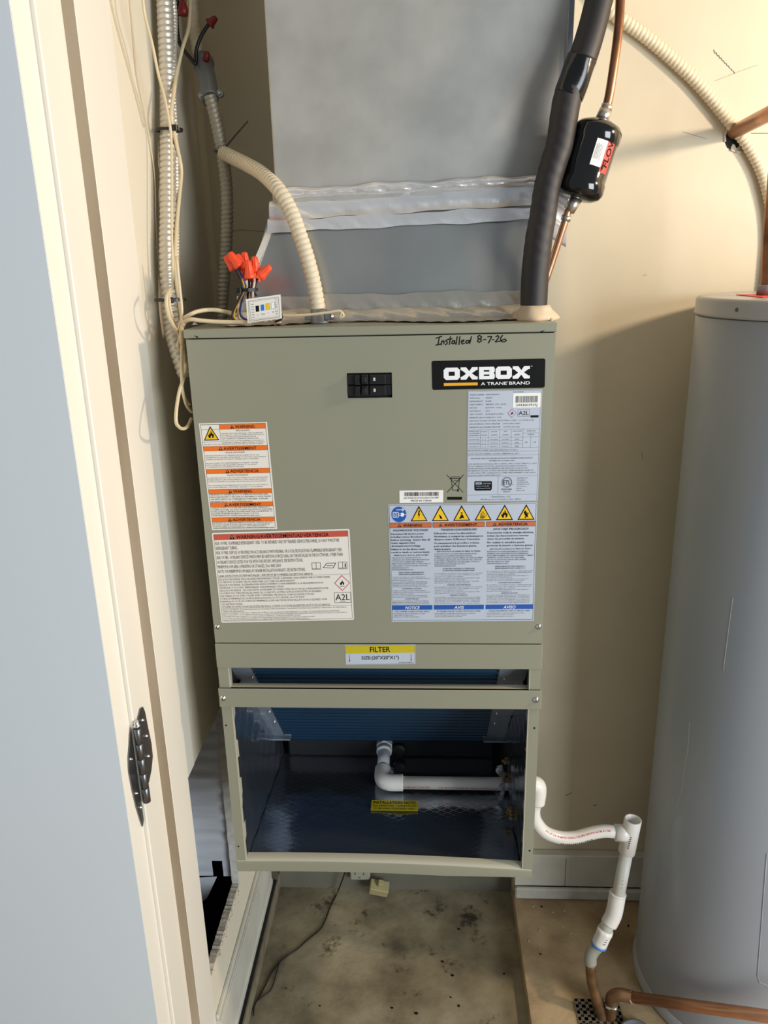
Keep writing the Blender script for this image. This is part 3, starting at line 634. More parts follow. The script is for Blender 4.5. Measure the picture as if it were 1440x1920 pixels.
def letX(u):
    w = LW-.5; m_ = (V0+V1)/2
    blk([(u, V0), (u+10.5, V0), (u+w/2+1, m_-3), (u+w/2+4, m_), (u+w/2, m_+5), (u+w/2-5, m_+1), (u+2.5, V0+5.5), (u, V0+5.5)])
    blk([(u+w-10.5, V0), (u+w, V0), (u+w, V0+5.5), (u+w-2.5, V0+5.5), (u+w/2+5, m_), (u+w-2.5, V1-5.5), (u+w, V1-5.5), (u+w, V1), (u+w-10.5, V1), (u+w/2, m_+4), (u+10.5, V1), (u, V1), (u, V1-5.5), (u+2.5, V1-5.5), (u+w/2-5, m_), (u+w/2, m_-4)])
def letB(u):
    w = LW-3; rct(u, V0, u+9, V1)
    for a, h_ in ((V0, 6), ((V0+V1)/2-2.6, 5.2), (V1-6, 6)): rct(u+8.8, a, u+w-3, a+h_)
    for a, c in ((V0, (V0+V1)/2), ((V0+V1)/2, V1)): blk([(u+w-10, a), (u+w-2, a), (u+w, a+3), (u+w, c-2.5), (u+w-2, c), (u+w-10, c)])
u = 22
letO(u); letX(u+LW-.5); letB(u+2*LW+1.5); letO(u+3*LW); letX(u+4*LW-.5)
s.text('TM', u+5*LW+.5, V0+1.5, 1.8, WHT)
s.rect(22, 41.5, 86, 47, LOGOY, 2); s.text('A TRANE BRAND', 92, 47, 5.6, WHT, w=92, bold=.011)
s.text('®', 141.5, 42.6, 1.6, WHT)
s.build('logo_plate', unit, 'black plate with white block lettering and a yellow bar')
# 4 rating plate
s = quad_sheet((877, 733), (1017, 730), (875, 941), (1008, 940), 139, 209, YF); s.base(139, 209, PAPERB); s.frame(1, 1, 137, 208, .35, INKG, 2)
for k, (a, c) in enumerate((('MODEL NUMBER', 'OXBAFW24BWHPA1C'), ('MFR Date', '10/2024'), ('REFRIGERANT', 'R-454B'), ('UNIT SUPPLY', '208/230 V 1 Ph ~ 60 Hz'), ('MOTOR', '0.373 kW   1/2 Hp'), ('MOTOR FLA', '2.5 A'), ('TEST STATIC', '75 Pa (0.30 in H2O)'))):
    s.text(a, 4, 8.6+k*5.9, 2.3, INKG, w=len(a)*1.9+4); s.text(c, 34, 8.6+k*5.9, 2.3, INKG, w=len(c)*1.75)
for k, (t, w) in enumerate((('MINIMUM CIRCUIT AMPACITY   2.8 A', 60), ('MAX FUSE OR MAX CKT BRK, (HACR TYPE per NEC)   15 A (FOR 60 Hz)', 122), ('MAX EXTERNAL STATIC PRESSURE     200 Pa (0.80 in H2O)', 96), ('MAXIMUM ALLOWABLE PRESSURE     4.14 MPa (600 psig)', 95))): s.text(t, 4, 50.2+k*5.9, 2.3, INKG, w=w)
s.text('Serial Number', 85, 4.4, 1.9, INKG, w=20)
s.rect(85, 6, 137, 32, BRW, 2); barcode(s, 90, 11, 132, 23, 5, 3); s.text('2443603935J', 111, 29.5, 4.3, w=40, al='c', l=4)
cu, cv = 84, 42; s.poly([(cu, cv-8.5), (cu-8.5, cv), (cu, cv+8.5), (cu+8.5, cv)], PINK, 2); s.poly([(cu, cv-7.4), (cu-7.4, cv), (cu, cv+7.4), (cu+7.4, cv)], PAPERB, 3); flame(s, cu, cv+2.5, 6, 4)
s.frame(95, 35.5, 117, 48, .35, INK, 2); s.text('A2L', 106, 45.6, 7.4, INK, w=19, al='c'); s.rect(119, 46.5, 134, 50.5, INK, 2)
for v in (71.5, 86, 92.5, 99, 106): s.line(1, v, 106 if v not in (71.5, 86, 106) else 137, v, .35, INKG)
for u in (25, 40, 62, 84, 106): s.line(u, 71.5, u, 106, .35, INKG)
s.line(121, 79, 121, 106, .35, INKG); s.line(106, 79, 137, 79, .35, INKG)
for k, t in enumerate(('APPROVED', 'ACCESSORIES', 'NUMBERS')): s.text(t, 3, 75+k*4, 1.9, INKG, w=20)
for u, t in ((32, 'WEIGHT'), (51, 'HEATER'), (73, 'MIN'), (95, 'MAX FUSE'), (121, 'TEMPERATURE')):
    s.text(t, u, 76, 1.8, INKG, w=min(17, len(t)*2), al='c'); s.text('AMPS' if u < 110 else 'MAX / MIN', u, 82.5, 1.8, INKG, w=12, al='c')
for k in range(3):
    v = 91+k*6.6; s.text('AYHTR%d' % (1405+k*3), 3, v, 2, INKG, w=20)
    for u, t in ((32, '[  ]'), (51, ('18.1/20.8', '27.1/31.2', '36.1/41.7')[k]), (73, ('25.1/28.6', '36.4/41.6', '47.7/54.6')[k]), (95, ('30/30', '40/45', '50/60')[k])): s.text(t, u, v, 2, INKG, w=len(t)*1.5, al='c')
s.text('185', 113, 97, 2.1, INKG, al='c'); s.text('1.00', 129, 97, 2.1, INKG, al='c')
for k, (t, w, v) in enumerate((('INSTALLER MUST MARK ONE APPROPRIATE BLOCK IN [ ]', 94, 111), ('SHORT CIRCUIT CURRENT: 5 kA RMS, SYMMETRICAL, 240 V', 98, 118))): s.text(t, 2, v, 2.3, INKG, w=w); s.line(1, v+1.6, 137, v+1.6, .35, INKG)
s.text('INSTALLER: INDICATE HEATER INSTALLED BY MARKING PART # IN BOX', 67, 126.5, 2.3, INK, w=118, al='c'); s.text('OR MARK FOR COOLING ONLY', 67, 131, 2.3, INK, w=50, al='c')
lines(s, ['UNIT HEATER HAS INTEGRAL LIMIT CONTROL, MAX. OUTLET TEMP 93.3 C, 200 F', 'MOTOR THERMALLY PROTECTED. SEE INSTALLATION INSTRUCTIONS FOR', 'SPECIFIC INSTALLATION REQUIREMENTS AND APPROVED ACCESSORY KIT', 'INFORMATION. USE, FOR COOLING ONLY EXCEPT WHEN INSTALLED AS PART OF', 'A LISTED HEAT PUMP. CLEARANCES TO COMBUSTIBLE MATERIALS TO BE 0 mm (0', 'INCH) FOR CASING, PLENUM AND DUCT.'], 2, 137, 4.3, 2.3, 132)
s.line(1, 159.5, 137, 159, .35, INKG); s.line(1, 195.5, 137, 195, .35, INKG); s.line(61, 159, 61, 195, .35, INKG)
s.poly([(15, 170), (16, 169), (47, 169), (49, 170), (49, 184), (47, 187), (17, 187), (15, 184)], INK, 2); s.rect(17, 171, 29, 175, PAPERB, 3)
s.text('AHRI', 18, 174.3, 2.4, INK, w=9, l=5); s.text('CERTIFIED', 31, 174.3, 2.2, PAPERB, w=16, l=4); s.text('Unitary Small AC', 18, 179, 2, PAPERB, w=26, l=4); s.text('AHRI Standard 210/240', 18, 183.5, 2, PAPERB, w=28, l=4)
s.ring(78, 171.5, 9.6, .9, INK, 2); s.ring(78, 171.5, 7.8, .35, INK, 2); s.text('ETL', 78, 175.5, 8, INK, w=14, al='c', bold=.011)
s.text('c', 66.5, 177, 2.4, INK); s.text('us', 89, 177, 2.4, INK); s.text('Intertek', 78, 186.6, 3, INK, w=20, al='c'); s.line(68, 183.5, 88, 183.5, .4, INK); s.text('5004427', 78, 190.8, 2.2, INKG, w=14, al='c')
for k, t in enumerate(('CONFORMS TO UL', 'STD 60335-1', 'STD 60335-2-40', 'CERTIFIED TO CSA', 'STD C22.2 No', '60335-1', '60335-2-40')): s.text(t, 97, 164.5+k*4, 2, INKG, w=len(t)*1.55)
s.text('TwentyThree,  LLC', 67, 200.5, 2.6, INKG, w=38, al='c'); s.text('800 Beaty Street, Davidson, NC, 28036', 67, 205.6, 2.6, INKG, w=78, al='c')
s.build('rating_plate', unit, 'silver data plate with tables and barcode')
# 5 three-column hazard label
s = quad_sheet((728, 946), (1007, 942), (734, 1166), (1001, 1164), 279, 222, YF); s.base(279, 222, PAPERB); s.frame(2, 2, 277, 219, .5, INK, 2)
s.disc(20, 18, 14.2, BLUB, 2); s.frame(9, 14, 19, 23, 1, WHT, 3); s.ring(14, 18.5, 2.4, .9, WHT, 3, 12); s.line(15, 9.5, 28, 9.5, 1, WHT, 3); s.poly([(26, 6.5), (31, 9.5), (26, 12.5)], WHT, 3); s.poly([(24, 15), (28, 15), (31, 18.5), (28, 22), (24, 22)], WHT, 3); s.line(20, 17, 24, 17, .8, WHT, 3); s.line(20, 20, 24, 20, .8, WHT, 3); s.line(30, 18.5, 34, 18.5, .9, WHT, 3)
for k, kd in enumerate(('bolt', 'slip', 'person', 'burst', 'flame', 'hand')): tri_sign(s, 42+k*40.2, 31, 32, 28, kd, 2)
cols = ((2, 81), (84, 181.5), (185, 277))
for (a, c), t, n_, w in zip(cols, ('WARNING', 'AVERTISSEMENT', 'ADVERTENCIA'), ('NOTICE', 'AVIS', 'AVISO'), (36, 62, 55)):
    s.rect(a, 33.5, c, 42.5, ORB2, 2); s.frame(a, 33.5, c, 42.5, .5, INK, 3); m_ = (a+c)/2+4; warn_tri(s, m_-w/2-10, 41, 6, 4); s.text(t, m_, 40.8, 5, w=w, al='c', bold=.011, l=5)
    s.rect(a, 189.5, c, 198.5, BLUB, 2); s.text(n_, (a+c)/2, 197, 5.4, WHT, w=len(n_)*4.6, al='c', bold=.011, slant=.2, l=4)
HD = (('HAZARDOUS VOLTAGE!', 66), ('TENSION DANGEREUSE!', 68), ('¡VOLTAJE PELIGROSO!', 66))
C1 = (['Disconnect all electric power', 'including remote disconnects', 'before servicing.  Insure that all', 'motor capacitors have', 'discharged stored voltage.', 'Failure to do the above could', 'result in death or serious injury.'],
      ['Débrancher toutes les alimentations', 'électriques, y compris les sectionneurs à', "distance avant d'effectuer l'entretien.", '', 'Un manquement à la procédure ci-dessus', 'peut entraîner des blessures graves,', 'voire la mort.'],
      ['Desconecte toda la energía eléctrica,', 'incluso las desconexiones remotas', 'antes de proceder al servicio.', '', 'No realizar lo antedicho puede', 'provocar la muerte o lesiones graves.', ''])
C2 = (('FIBERGLASS WOOL EXPOSURE!', ['THIS PRODUCT CAN EXPOSE YOU TO', 'CHEMICALS INCLUDING AIRBORNE PARTICLES', 'OF GLASS WOOL FIBERS AND CERAMIC', 'FIBERS, WHICH ARE KNOWN TO THE STATE OF', 'CALIFORNIA TO CAUSE CANCER. FOR MORE', 'INFORMATION GO TO', 'WWW.P65WARNINGS.CA.GOV']),
      ('EXPOSITION À LA LAINE DE FIBRE DE VERRE!', ['CE PRODUIT PEUT VOUS EXPOSER À DES PRODUITS', 'CHIMIQUES, NOTAMMENT DES PARTICULES EN', 'SUSPENSION DANS L AIR DE FIBRES DE LAINE DE VERRE', 'ET DE FIBRES CÉRAMIQUES, RECONNUES PAR L ÉTAT DE', 'CALIFORNIE COMME ÉTANT CANCÉRIGÈNES. POUR PLUS', "D'INFORMATIONS, RENDEZ-VOUS SUR", 'WWW.P65WARNINGS.CA.GOV']),
      ('¡EXPOSICIÓN A LANILLA DE FIBRA DE VIDRIO!', ['ESTE PRODUCTO PUEDE EXPONERLE A SUSTANCIAS', 'QUÍMICAS, INCLUIDAS PARTÍCULAS SUSPENDIDAS', 'EN EL AIRE DE FIBRAS DE LANA DE VIDRIO Y FIBRAS', 'CERÁMICAS, QUE EL ESTADO DE CALIFORNIA', 'RECONOCE QUE CAUSAN CÁNCER. PARA OBTENER', 'MÁS INFORMACIÓN, VISITE', 'WWW.P65WARNINGS.CA.GOV']))
C3 = ((['PRESSURIZED REFRIGERANT!', 'IMPROPER REFRIGERANT!'], 'FLAMMABLE VAPORS!', 'SHARP EDGES!'), (['FLUIDE FRIGORIGÈNE SOUS PRESSION!', 'FLUIDE FRIGORIGÈNE INAPPROPRIÉ!'], 'VAPEURS INFLAMMABLES!', 'REBORDS COUPANTS!'), (['¡REFRIGERANTE PRESURIZADO!', '¡REFRIGERANTE INCORRECTO!'], '¡VAPORES INFLAMABLES!', '¡BORDES FILOSOS!'))
C4 = (['SYSTEM CONTAINS OIL AND REFRIGERANT', 'UNDER HIGH PRESSURE. RECOVER REFRIGERANT', 'BEFORE OPENING SYSTEM.', 'DO NOT USE NON-APPROVED REFRIGERANTS,', 'REFRIGERANT SUBSTITUTES OR ADDITIVES.', 'FAILURE TO FOLLOW PROPER PROCEDURES', 'CAN RESULT IN DEATH OR SERIOUS INJURY.'],
      ["LE SYSTÈME CONTIENT DE L'HUILE ET DU FLUIDE", 'SOUS HAUTE PRESSION. RÉCUPÉRER LE FLUIDE', "AVANT D'OUVRIR LE SYSTÈME.", 'NE PAS UTILISER DE FLUIDES NON APPROUVÉS,', 'DE SUBSTITUTS OU D ADDITIFS.', 'NE PAS SUIVRE LES PROCÉDURES PEUT CAUSER', 'LA MORT OU DES BLESSURES GRAVES.'],
      ['EL SISTEMA CONTIENE ACEITE Y REFRIGERANTE', 'A ALTA PRESIÓN. RECUPERE EL REFRIGERANTE', 'ANTES DE ABRIR EL SISTEMA.', 'NO UTILICE REFRIGERANTES NO APROBADOS,', 'SUSTITUTOS NI ADITIVOS.', 'NO SEGUIR LOS PROCEDIMIENTOS CORRECTOS', 'PUEDE CAUSAR LA MUERTE O LESIONES.'])
for k, (a, c) in enumerate(cols):
    w = c-a-5; m_ = (a+c)/2
    s.text(HD[k][0], m_, 48.8, 3.4, w=HD[k][1], al='c', bold=.015)
    for j, t in enumerate(C1[k]):
        if t: s.text(t, a+2, 55.2+j*5.6-(4.4 if k and j > 3 else 0)+(.6 if not k and j > 4 else 0), 3.2, INK, w=w*min(1, len(t)/max(len(x) for x in C1[k])), bold=.014)
    v = (95, 88.6, 85.2)[k]
    s.text(C2[k][0], m_, v, 2.7, w=w*.9, al='c')
    lines(s, C2[k][1], a+2, v+4.6, 3.75, 2.2, w, INK)
    v = v+4.6+7*3.75+1.5
    for t in C3[k][0]: s.text(t, m_, v, 2.3, w=w*.66, al='c', m=INK); v += 3.6
    v += 1.4; lines(s, C4[k], a+2, v, 3.05, 1.55, w, INKG); v += 7*3.05+1
    s.text(C3[k][1], m_, v, 2.2, w=w*.5, al='c', m=INK); v += 3.8
    lines(s, C4[k][:5], a+2, v, 3.05, 1.5, w, INKG); v += 5*3.05+.8
    s.text(C3[k][2], m_, v, 2.1, w=w*.36, al='c', m=INK); v += 3.6
    while v < 187.6: s.text(C4[k][int(v) % 7], a+2, v, 1.45, INKG, w=w*.96); v += 2.9
    s.text(('USE COPPER CONDUCTORS ONLY!', "N'UTILISER QUE DES CONDUCTEURS EN CUIVRE!", '¡UTILICE ÚNICAMENTE CONDUCTORES DE COBRE!')[k], m_, 203, 2.4, w=w*.92, al='c', m=INK)
    lines(s, (['UNIT TERMINALS ARE NOT DESIGNED TO ACCEPT', 'OTHER TYPES OF CONDUCTORS.', 'FAILURE TO DO SO MAY CAUSE DAMAGE'], ["LES BORNES DE L'APPAREIL NE SONT PAS CONÇUES", "POUR D'AUTRES TYPES DE CONDUCTEURS.", "RISQUE D'ENDOMMAGER L'APPAREIL"], ['LAS TERMINALES NO ESTÁN DISEÑADAS PARA', 'OTROS TIPOS DE CONDUCTORES.', 'PUEDE CAUSAR DAÑO AL EQUIPO'])[k], a+2, 207, 3.2, 1.6, w*.85, INKG)
s.build('warning_label', unit, 'silver three-column label with a row of yellow triangles and blue bands')
# 6 small barcode sticker
s = quad_sheet((749, 920), (831, 919), (749, 943), (831, 942), 82, 23, YF); s.base(82, 23, BRW); barcode(s, 9, 3, 74, 10.5, 11); s.text('SN 5408122090364290100387', 41, 15.5, 3.2, w=66, al='c'); s.text('MADE IN CHINA', 41, 20.8, 3.2, w=39, al='c')
s.build('barcode_sticker', unit, 'small white barcode sticker')
# 7 crossed-out wheeled bin, printed on the panel
s = quad_sheet((836, 889), (871, 889), (837, 938), (870, 938), 35, 49, YF+.0003); 
s.line(1, 1, 33, 34, 1, INK); s.line(34, 1, 2, 34, 1, INK); s.line(10, 8, 12.5, 30, 1, INK); s.line(26, 8, 23.5, 30, 1, INK); s.line(12.5, 30, 23.5, 30, 1, INK); s.line(8, 8, 28, 8, 1.4, INK); s.line(10, 5, 26, 5, 1, INK); s.line(10, 5, 8, 8, 1, INK); s.line(26, 5, 28, 8, 1, INK); s.line(15, 12, 22, 12, 1, INK)
s.ring(23, 30.5, 1.8, 1, INK, 2, 12); s.rect(2, 42.5, 31, 48, INK); s.build('recycling_symbol', unit, 'crossed-out bin symbol over a black bar')
# 8 filter size label
s = quad_sheet((646, 1210), (779, 1208), (648, 1247), (779, 1245), 132, 37, -.0038); s.base(132, 37, PAPERB); s.rect(1.5, 1.5, 130.5, 15.5, YELF, 1); s.text('FILTER', 66, 13.2, 9.4, w=38, al='c', bold=.01); s.text('SIZE:(20"X20"X1")', 66, 26.8, 5.8, w=70, al='c', bold=.01); s.text('X39067790010', 128, 34.8, 1.8, INKG, w=28, al='r'); s.frame(1, 1, 131, 36, .35, INKG)
for u in (8, 124): s.line(u, 18, u, 29, 1, RED); s.poly([(u-1.6, 28), (u+1.6, 28), (u, 32)], RED, 2)
s.build('filter_label', unit, 'yellow and silver filter size label')
# 9 bay floor sticker
a, c_2, d_ = px(697, 1500, 'Z', BZ+.0012), px(784, 1502, 'Z', BZ+.0012), px(694, 1519, 'Z', BZ+.0012)
eu = Vector(((c_2-a).x, 0, 0))/100; s = Sheet(a, eu, Vector((0, (d_-a).y, 0))/22, (0, 0, 1)); s.base(100, 22, YELF, .0006); s.text('INSTALLATION NOTE:', 50, 8, 5.6, w=92, al='c', bold=.011); s.text('ALL DRAIN PAN CONNECTIONS', 50, 14, 3.6, w=92, al='c'); s.text('TO BE HAND TIGHTENED ONLY', 50, 20, 3.6, w=88, al='c')
s.build('yellow_sticker', unit, 'yellow installation note sticker on the bay floor')
# 10 handwritten date in black marker (strokes)
g = MB(INK)
_sk = [0]
def stroke(pts, w=.0016):
    # pts in crop pixels of the handwriting -> photo pixels
    P = [px(780+x/5.143, 610+y/5.143, 'Y', -.0022) for x, y in pts]
    for a, c in zip(P, P[1:]):
        d = c-a
        if d.length < 1e-6: continue
        d.normalize(); q = Vector((-d.z, 0, d.x))*w/2; e = d*w*.3; _sk[0] += 1
        g.poly([k_-Vector((0, .00003*_sk[0]/10, 0)) for k_ in (a-e+q, a-e-q, c+e-q, c+e+q)])
for st in ([(192, 125), (250, 105)], [(226, 112), (212, 190)], [(190, 192), (238, 180)], [(243, 190), (250, 150)], [(247, 165), (262, 148), (272, 155), (268, 180)],
           [(312, 138), (292, 142), (288, 152), (302, 160), (300, 178), (284, 186)], [(334, 108), (322, 185)], [(308, 134), (350, 130)],
           [(372, 148), (352, 150), (344, 170), (356, 180), (370, 168), (374, 148), (374, 172), (384, 182)], [(398, 108), (388, 182)], [(424, 108), (414, 186)],
           [(438, 160), (462, 156), (462, 142), (446, 144), (436, 162), (446, 180), (468, 174)], [(510, 146), (488, 148), (480, 166), (492, 176), (508, 164), (516, 144)], [(536, 108), (518, 178)],
           [(634, 112), (612, 96), (596, 110), (602, 128), (628, 136), (630, 152), (612, 164), (594, 154), (600, 138), (626, 124), (634, 112)],
           [(650, 140), (676, 136)], [(692, 110), (732, 108), (700, 170)], [(736, 140), (752, 138)],
           [(770, 110), (790, 98), (800, 110), (788, 134), (766, 158), (772, 160), (812, 152)], [(836, 96), (820, 118), (816, 142), (830, 158), (856, 158), (872, 146), (858, 132), (836, 140), (824, 152)]): stroke(st)
part('handwritten_date', g, 'black marker handwriting near the top right')

def up(pts, z=2.88, i=0):
    a, b_ = Vector(pts[i]), Vector(pts[1 if i == 0 else -2]); d = Vector(((a-b_).x*.3, (a-b_).y*.3, abs((a-b_).z))); q = a+d*((z-a.z)/d.z)
    m1, m2 = a+d.normalized()*.05, a+d.normalized()*.25
    return [q, m2, m1]+list(pts) if i == 0 else list(pts)+[m1, m2, q]
# ================================================================ SHEET METAL DUCT ABOVE
duct = thing('supply_duct', 'galvanized sheet metal duct rising from the cabinet top, sealed with foil tape', 'duct', (.07, .3, Z1))
DYt = .15
xl, xr = px(505, 170, 'Y', DYt).x, px(1066, 170, 'Y', DYt).x; zj = px(520, 372, 'Y', DYt).z
b = MB(GALV); b.box(xl, xr, DYt, .49, zj-.005, 2.86, c=.002); part('upper_section', b, parent=duct)
b = MB(GALVD); b.box(xr-.006, xr+.003, DYt-.004, DYt+.02, zj+.03, 2.86, c=.0008); part('corner_seam', b, parent=duct)
b = MB(GALV2); bl, br_ = px(445, 592, 'Y', .125).x, px(973, 560, 'Y', .13).x
zb_ = Z1+.001; A = [(xl-.003, .153, zj), (xr-.04, .153, zj), (xr-.04, .49, zj), (xl-.003, .49, zj)]; Bq = [(bl, .118, zb_), (br_, .118, zb_), (br_, .49, zb_), (bl, .49, zb_)]
n = 14; vs = []
def tr(u, v): p = Vector(A[0]).lerp(Vector(A[1]), u); q = Vector(Bq[0]).lerp(Vector(Bq[1]), u); r = p.lerp(q, v); r.y -= .006*math.sin(math.pi*u)*math.sin(math.pi*v); return r
b.grid(tr, 20, n)
for i, j in ((1, 2), (3, 0), (2, 3)): b.poly([A[i], A[j], Bq[j], Bq[i]], GALV2)
part('transition', b, parent=duct)
A_, B_ = Vector(A[0]), Vector(Bq[0]); b = MB(mat('hem_lightened', (.78, .76, .70), .4, .4)); b.prism([A_+Vector((-.001, -.002, -.02)), A_+Vector((.009, -.003, -.02)), B_+Vector((.012, -.004, .03)), B_+Vector((.001, -.003, .03))], (0, .003, 0)); part('corner_seam', b, 'hemmed left edge of the transition, coloured pale for the light it catches', parent=duct)  # paler steel stands for the light caught along this hem
def tape(x0, x1, zc, hgt, Yf, seed, m=FOIL, tilt=0, amp=.0018, parent=duct, wob=.0015, nu=70, nv=7, bulge=.0):
    r = random.Random(seed); ph = [r.uniform(0, 6.3) for _ in range(6)]
    def f(u, v):
        x = x0+(x1-x0)*u
        edge = wob*(math.sin(u*17+ph[0])+.6*math.sin(u*41+ph[1]))*(1 if v > .5 else -.7)
        z = zc+tilt*(u-.5)+(v-.5)*hgt+edge*(abs(v-.5)*2)
        y = Yf(x, z)-.0012-amp*(1+math.sin(u*55+v*5+ph[2])*.5+.5*math.sin(u*120+ph[3]+v*9))*math.sin(math.pi*v)-bulge*math.sin(math.pi*v)
        return Vector((x, y, z))
    b = MB(m); b.grid(f, nu, nv); o = link('foil_tape', b, parent); return o
yf = lambda x, z: (.15 if z > zj else .153-(.153-.112)*min(1, (zj-z)/(zj-zb_)))-.004
zz = lambda y: px(760, y, 'Y', .145).z
tape(xl+.006, xr-.045, zz(352), .017, yf, 1, FOIL, .010, amp=.003, bulge=.005)
tape(xl-.010, xr-.036, zz(380), .030, yf, 2, FOIL, .014, amp=.0012, bulge=.006)
tape(xl-.014, xr-.038, zz(412), .020, yf, 3, FOIL, .010, amp=.0016)
tape(bl+.004, br_+.002, Z1+.028, .030, yf, 4, FOILB, .002, amp=.002)
tape(bl, br_+.004, Z1+.010, .020, lambda x, z: .112-.004-(Z1+.02-z)*.9, 5, FOILB, 0, amp=.003)
# ridge of the joint behind the tapes
b = MB(GALV); b.box(xl-.004, xr-.036, .143, .150, zj-.016, zj+.014, c=.002); part('joint_flange', b, parent=duct)
# foil skirt lying on the cabinet top around the duct foot
def sk(u, v):
    x = bl-.005+(br_-bl+.02)*u; y = .112-v*.085*(.65+.35*math.sin(u*9+1)); return Vector((x, y, Z1+.0015+(1-v)*.004+.0015*abs(math.sin(u*60+v*7))))
b = MB(FOILB); b.grid(sk, 80, 8); part('foil_skirt', b, 'crumpled foil tape lying on the cabinet top', parent=duct)
# side foil strip on the right shoulder, behind the black pipe
b = MB(FOIL); b.grid(lambda u, v: Vector((xr-.045+.05*u, .144-.006*math.sin(v*9)*u, zj+.03-.09*v-.03*u+.004*math.sin(v*20))), 6, 14); part('foil_flap', b, parent=duct)

# ================================================================ REFRIGERANT LINES
line = thing('insulated_pipe', 'thick black foam-insulated pipe running up in front of the duct', 'pipe', (.24, .07, Z1))
fp = [(1000, 592), (1003, 520), (1010, 450), (1017, 410), (1026, 350), (1040, 300), (1050, 268), (1065, 180), (1092, 110), (1108, 60), (1122, 5), (1140, -70)]
P = [px(x, y, 'Y', .065+.004*i) for i, (x, y) in enumerate(fp)]
def rfoam(L, a, t):
    r = .0205+.0006*math.sin(L*24)
    if .06 < t < .24: r += .0007*math.sin(L*330+math.sin(a*2)*2)*max(0, math.cos(a-2.6))
    return r
P = up(P, i=-1)
b = MB(FOAM); b.tube(P, .02, seg=26, step=.0035, rf=rfoam); part('foam_sleeve', b, parent=line)
P2 = [px(x, y, 'Y', .094) for x, y in ((1065, 180), (1079, 145), (1092, 108))]
b = MB(TAPEB); b.tube(P2, .022, seg=26, step=.003, rf=lambda L, a, t: .0221+.0008*math.sin(a*3+L*90)); part('tape_wrap', b, 'glossy black tape wrapped over the sleeve', parent=line)
pc = P[0]
b = MB(PUTTY); b.lathe(Vector((pc.x+.002, pc.y, Z1-.0005)), (0, 0, 1), [(0, .034), (.004, .035), (.010, .030), (.018, .0245), (.023, .0225), (.0232, .018)], seg=30, rf=lambda i, a: 1+.12*math.sin(a*3+1)*(i < 3)+.04*math.sin(a*7+i)); part('sealant_collar', b, 'beige putty collar round the pipe foot', parent=line)
ll = thing('filter_drier', 'glossy black canister on a copper line with a red and white sticker', 'filter drier', tuple(px(1085, 375, 'Y', .10)))
t0, t1 = px(1123, 240, 'Y', .105), px(1085, 362, 'Y', .10); ax = (t0-t1); Lc = ax.length; R_ = .0345
b = MB(BLKG); b.lathe(t1, ax, [(-.010, .012), (-.009, .022), (-.004, R_*.93), (0, R_), (.003, R_*1.05), (.016, R_*1.05), (.019, R_), (Lc-.022, R_), (Lc-.019, R_*1.06), (Lc-.004, R_*1.06), (Lc, R_), (Lc+.004, R_*.9), (Lc+.010, R_*.5), (Lc+.012, .012)], seg=48); part('canister', b, parent=ll)
nx = ax.normalized()
b = MB(COPPER); top = t0+nx*.010
b.tube(up([top, px(1140, 190, 'Y', .108), px(1150, 130, 'Y', .11), px(1159, 60, 'Y', .115), px(1163, 0, 'Y', .12), px(1166, -70, 'Y', .125)], i=-1), .0068, seg=16); part('copper_tube', b, parent=ll)
b = MB(SOLD); b.tube([top+nx*.001, px(1136, 207, 'Y', .107)], .0098, seg=16, smooth_path=False); b.tube([px(1136, 207, 'Y', .107), px(1139, 197, 'Y', .108)], .0088, seg=16, smooth_path=False); part('tube_joint', b, parent=ll)
b = MB(COPR); b.tube([t1-nx*.008, px(1067, 392, 'Y', .099), px(1058, 420, 'Y', .10), px(1045, 460, 'Y', .105), px(1032, 500, 'Y', .11), px(1012, 560, 'Y', .115), (px(1008, 590, 'Y', .118))], .0058, seg=16); part('copper_tube', b, 'clean orange copper tube below the canister', parent=ll)
b = MB(SOLD); b.tube([t1-nx*.008, px(1066, 396, 'Y', .099)], .009, seg=16, smooth_path=False); b.tube([px(1063, 404, 'Y', .099), px(1060, 414, 'Y', .10)], .0076, seg=16, smooth_path=False); part('tube_joint', b, parent=ll)
# sticker wrapped on the canister: white half and red half
Nn = (Vector((0, -1, 0))-nx*Vector((0, -1, 0)).dot(nx)).normalized(); Bb = nx.cross(Nn)
def cyl(a, d, r): return t1+nx*d+(Nn*math.cos(a)+Bb*math.sin(a))*r
sg = 1 if cyl(.5, 0, .03).x > t1.x else -1
def wrap(a0, a1, d0, d1, m, r, name, parent=ll, label=None):
    b = MB(m); b.grid(lambda u, v: cyl(sg*(a0+(a1-a0)*u), d0+(d1-d0)*v, r), 10, 6); return part(name, b, label, parent=parent)
st1 = wrap(-.08, .42, .036, .092, BRW, R_+.0004, 'sticker', label='white half of the sticker')
st2 = wrap(.42, .86, .030, .086, REDL, R_+.0004, 'sticker', label='red half of the sticker')
g = MB(INK); vs_, fs_ = glyphs('FLOW', .02)
g.add([cyl(sg*(.50+.26*(1-v.y/.7)), .038+(v.x/2.3)*.036, R_+.0009) for v in vs_], fs_); 
g.add([cyl(sg*(.50+.26*(-.25+y)), .038+x*.036, R_+.0009) for x, y in ((-.2, .3), (0, 0), (0, .2), (.3, .2), (.3, .4), (0, .4), (0, .6))], [tuple(range(7))]); link('printed_text', g, st2)
g = MB(INKG)
for k in range(5): g.add([cyl(sg*(.0+.06*k+d), z, R_+.0009) for d, z in ((0, .045), (.012, .045), (.012, .066+.003*(k % 2)), (0, .066))], [(0, 1, 2, 3)])
link('fine_print', g, st1)['kind'] = 'stuff'

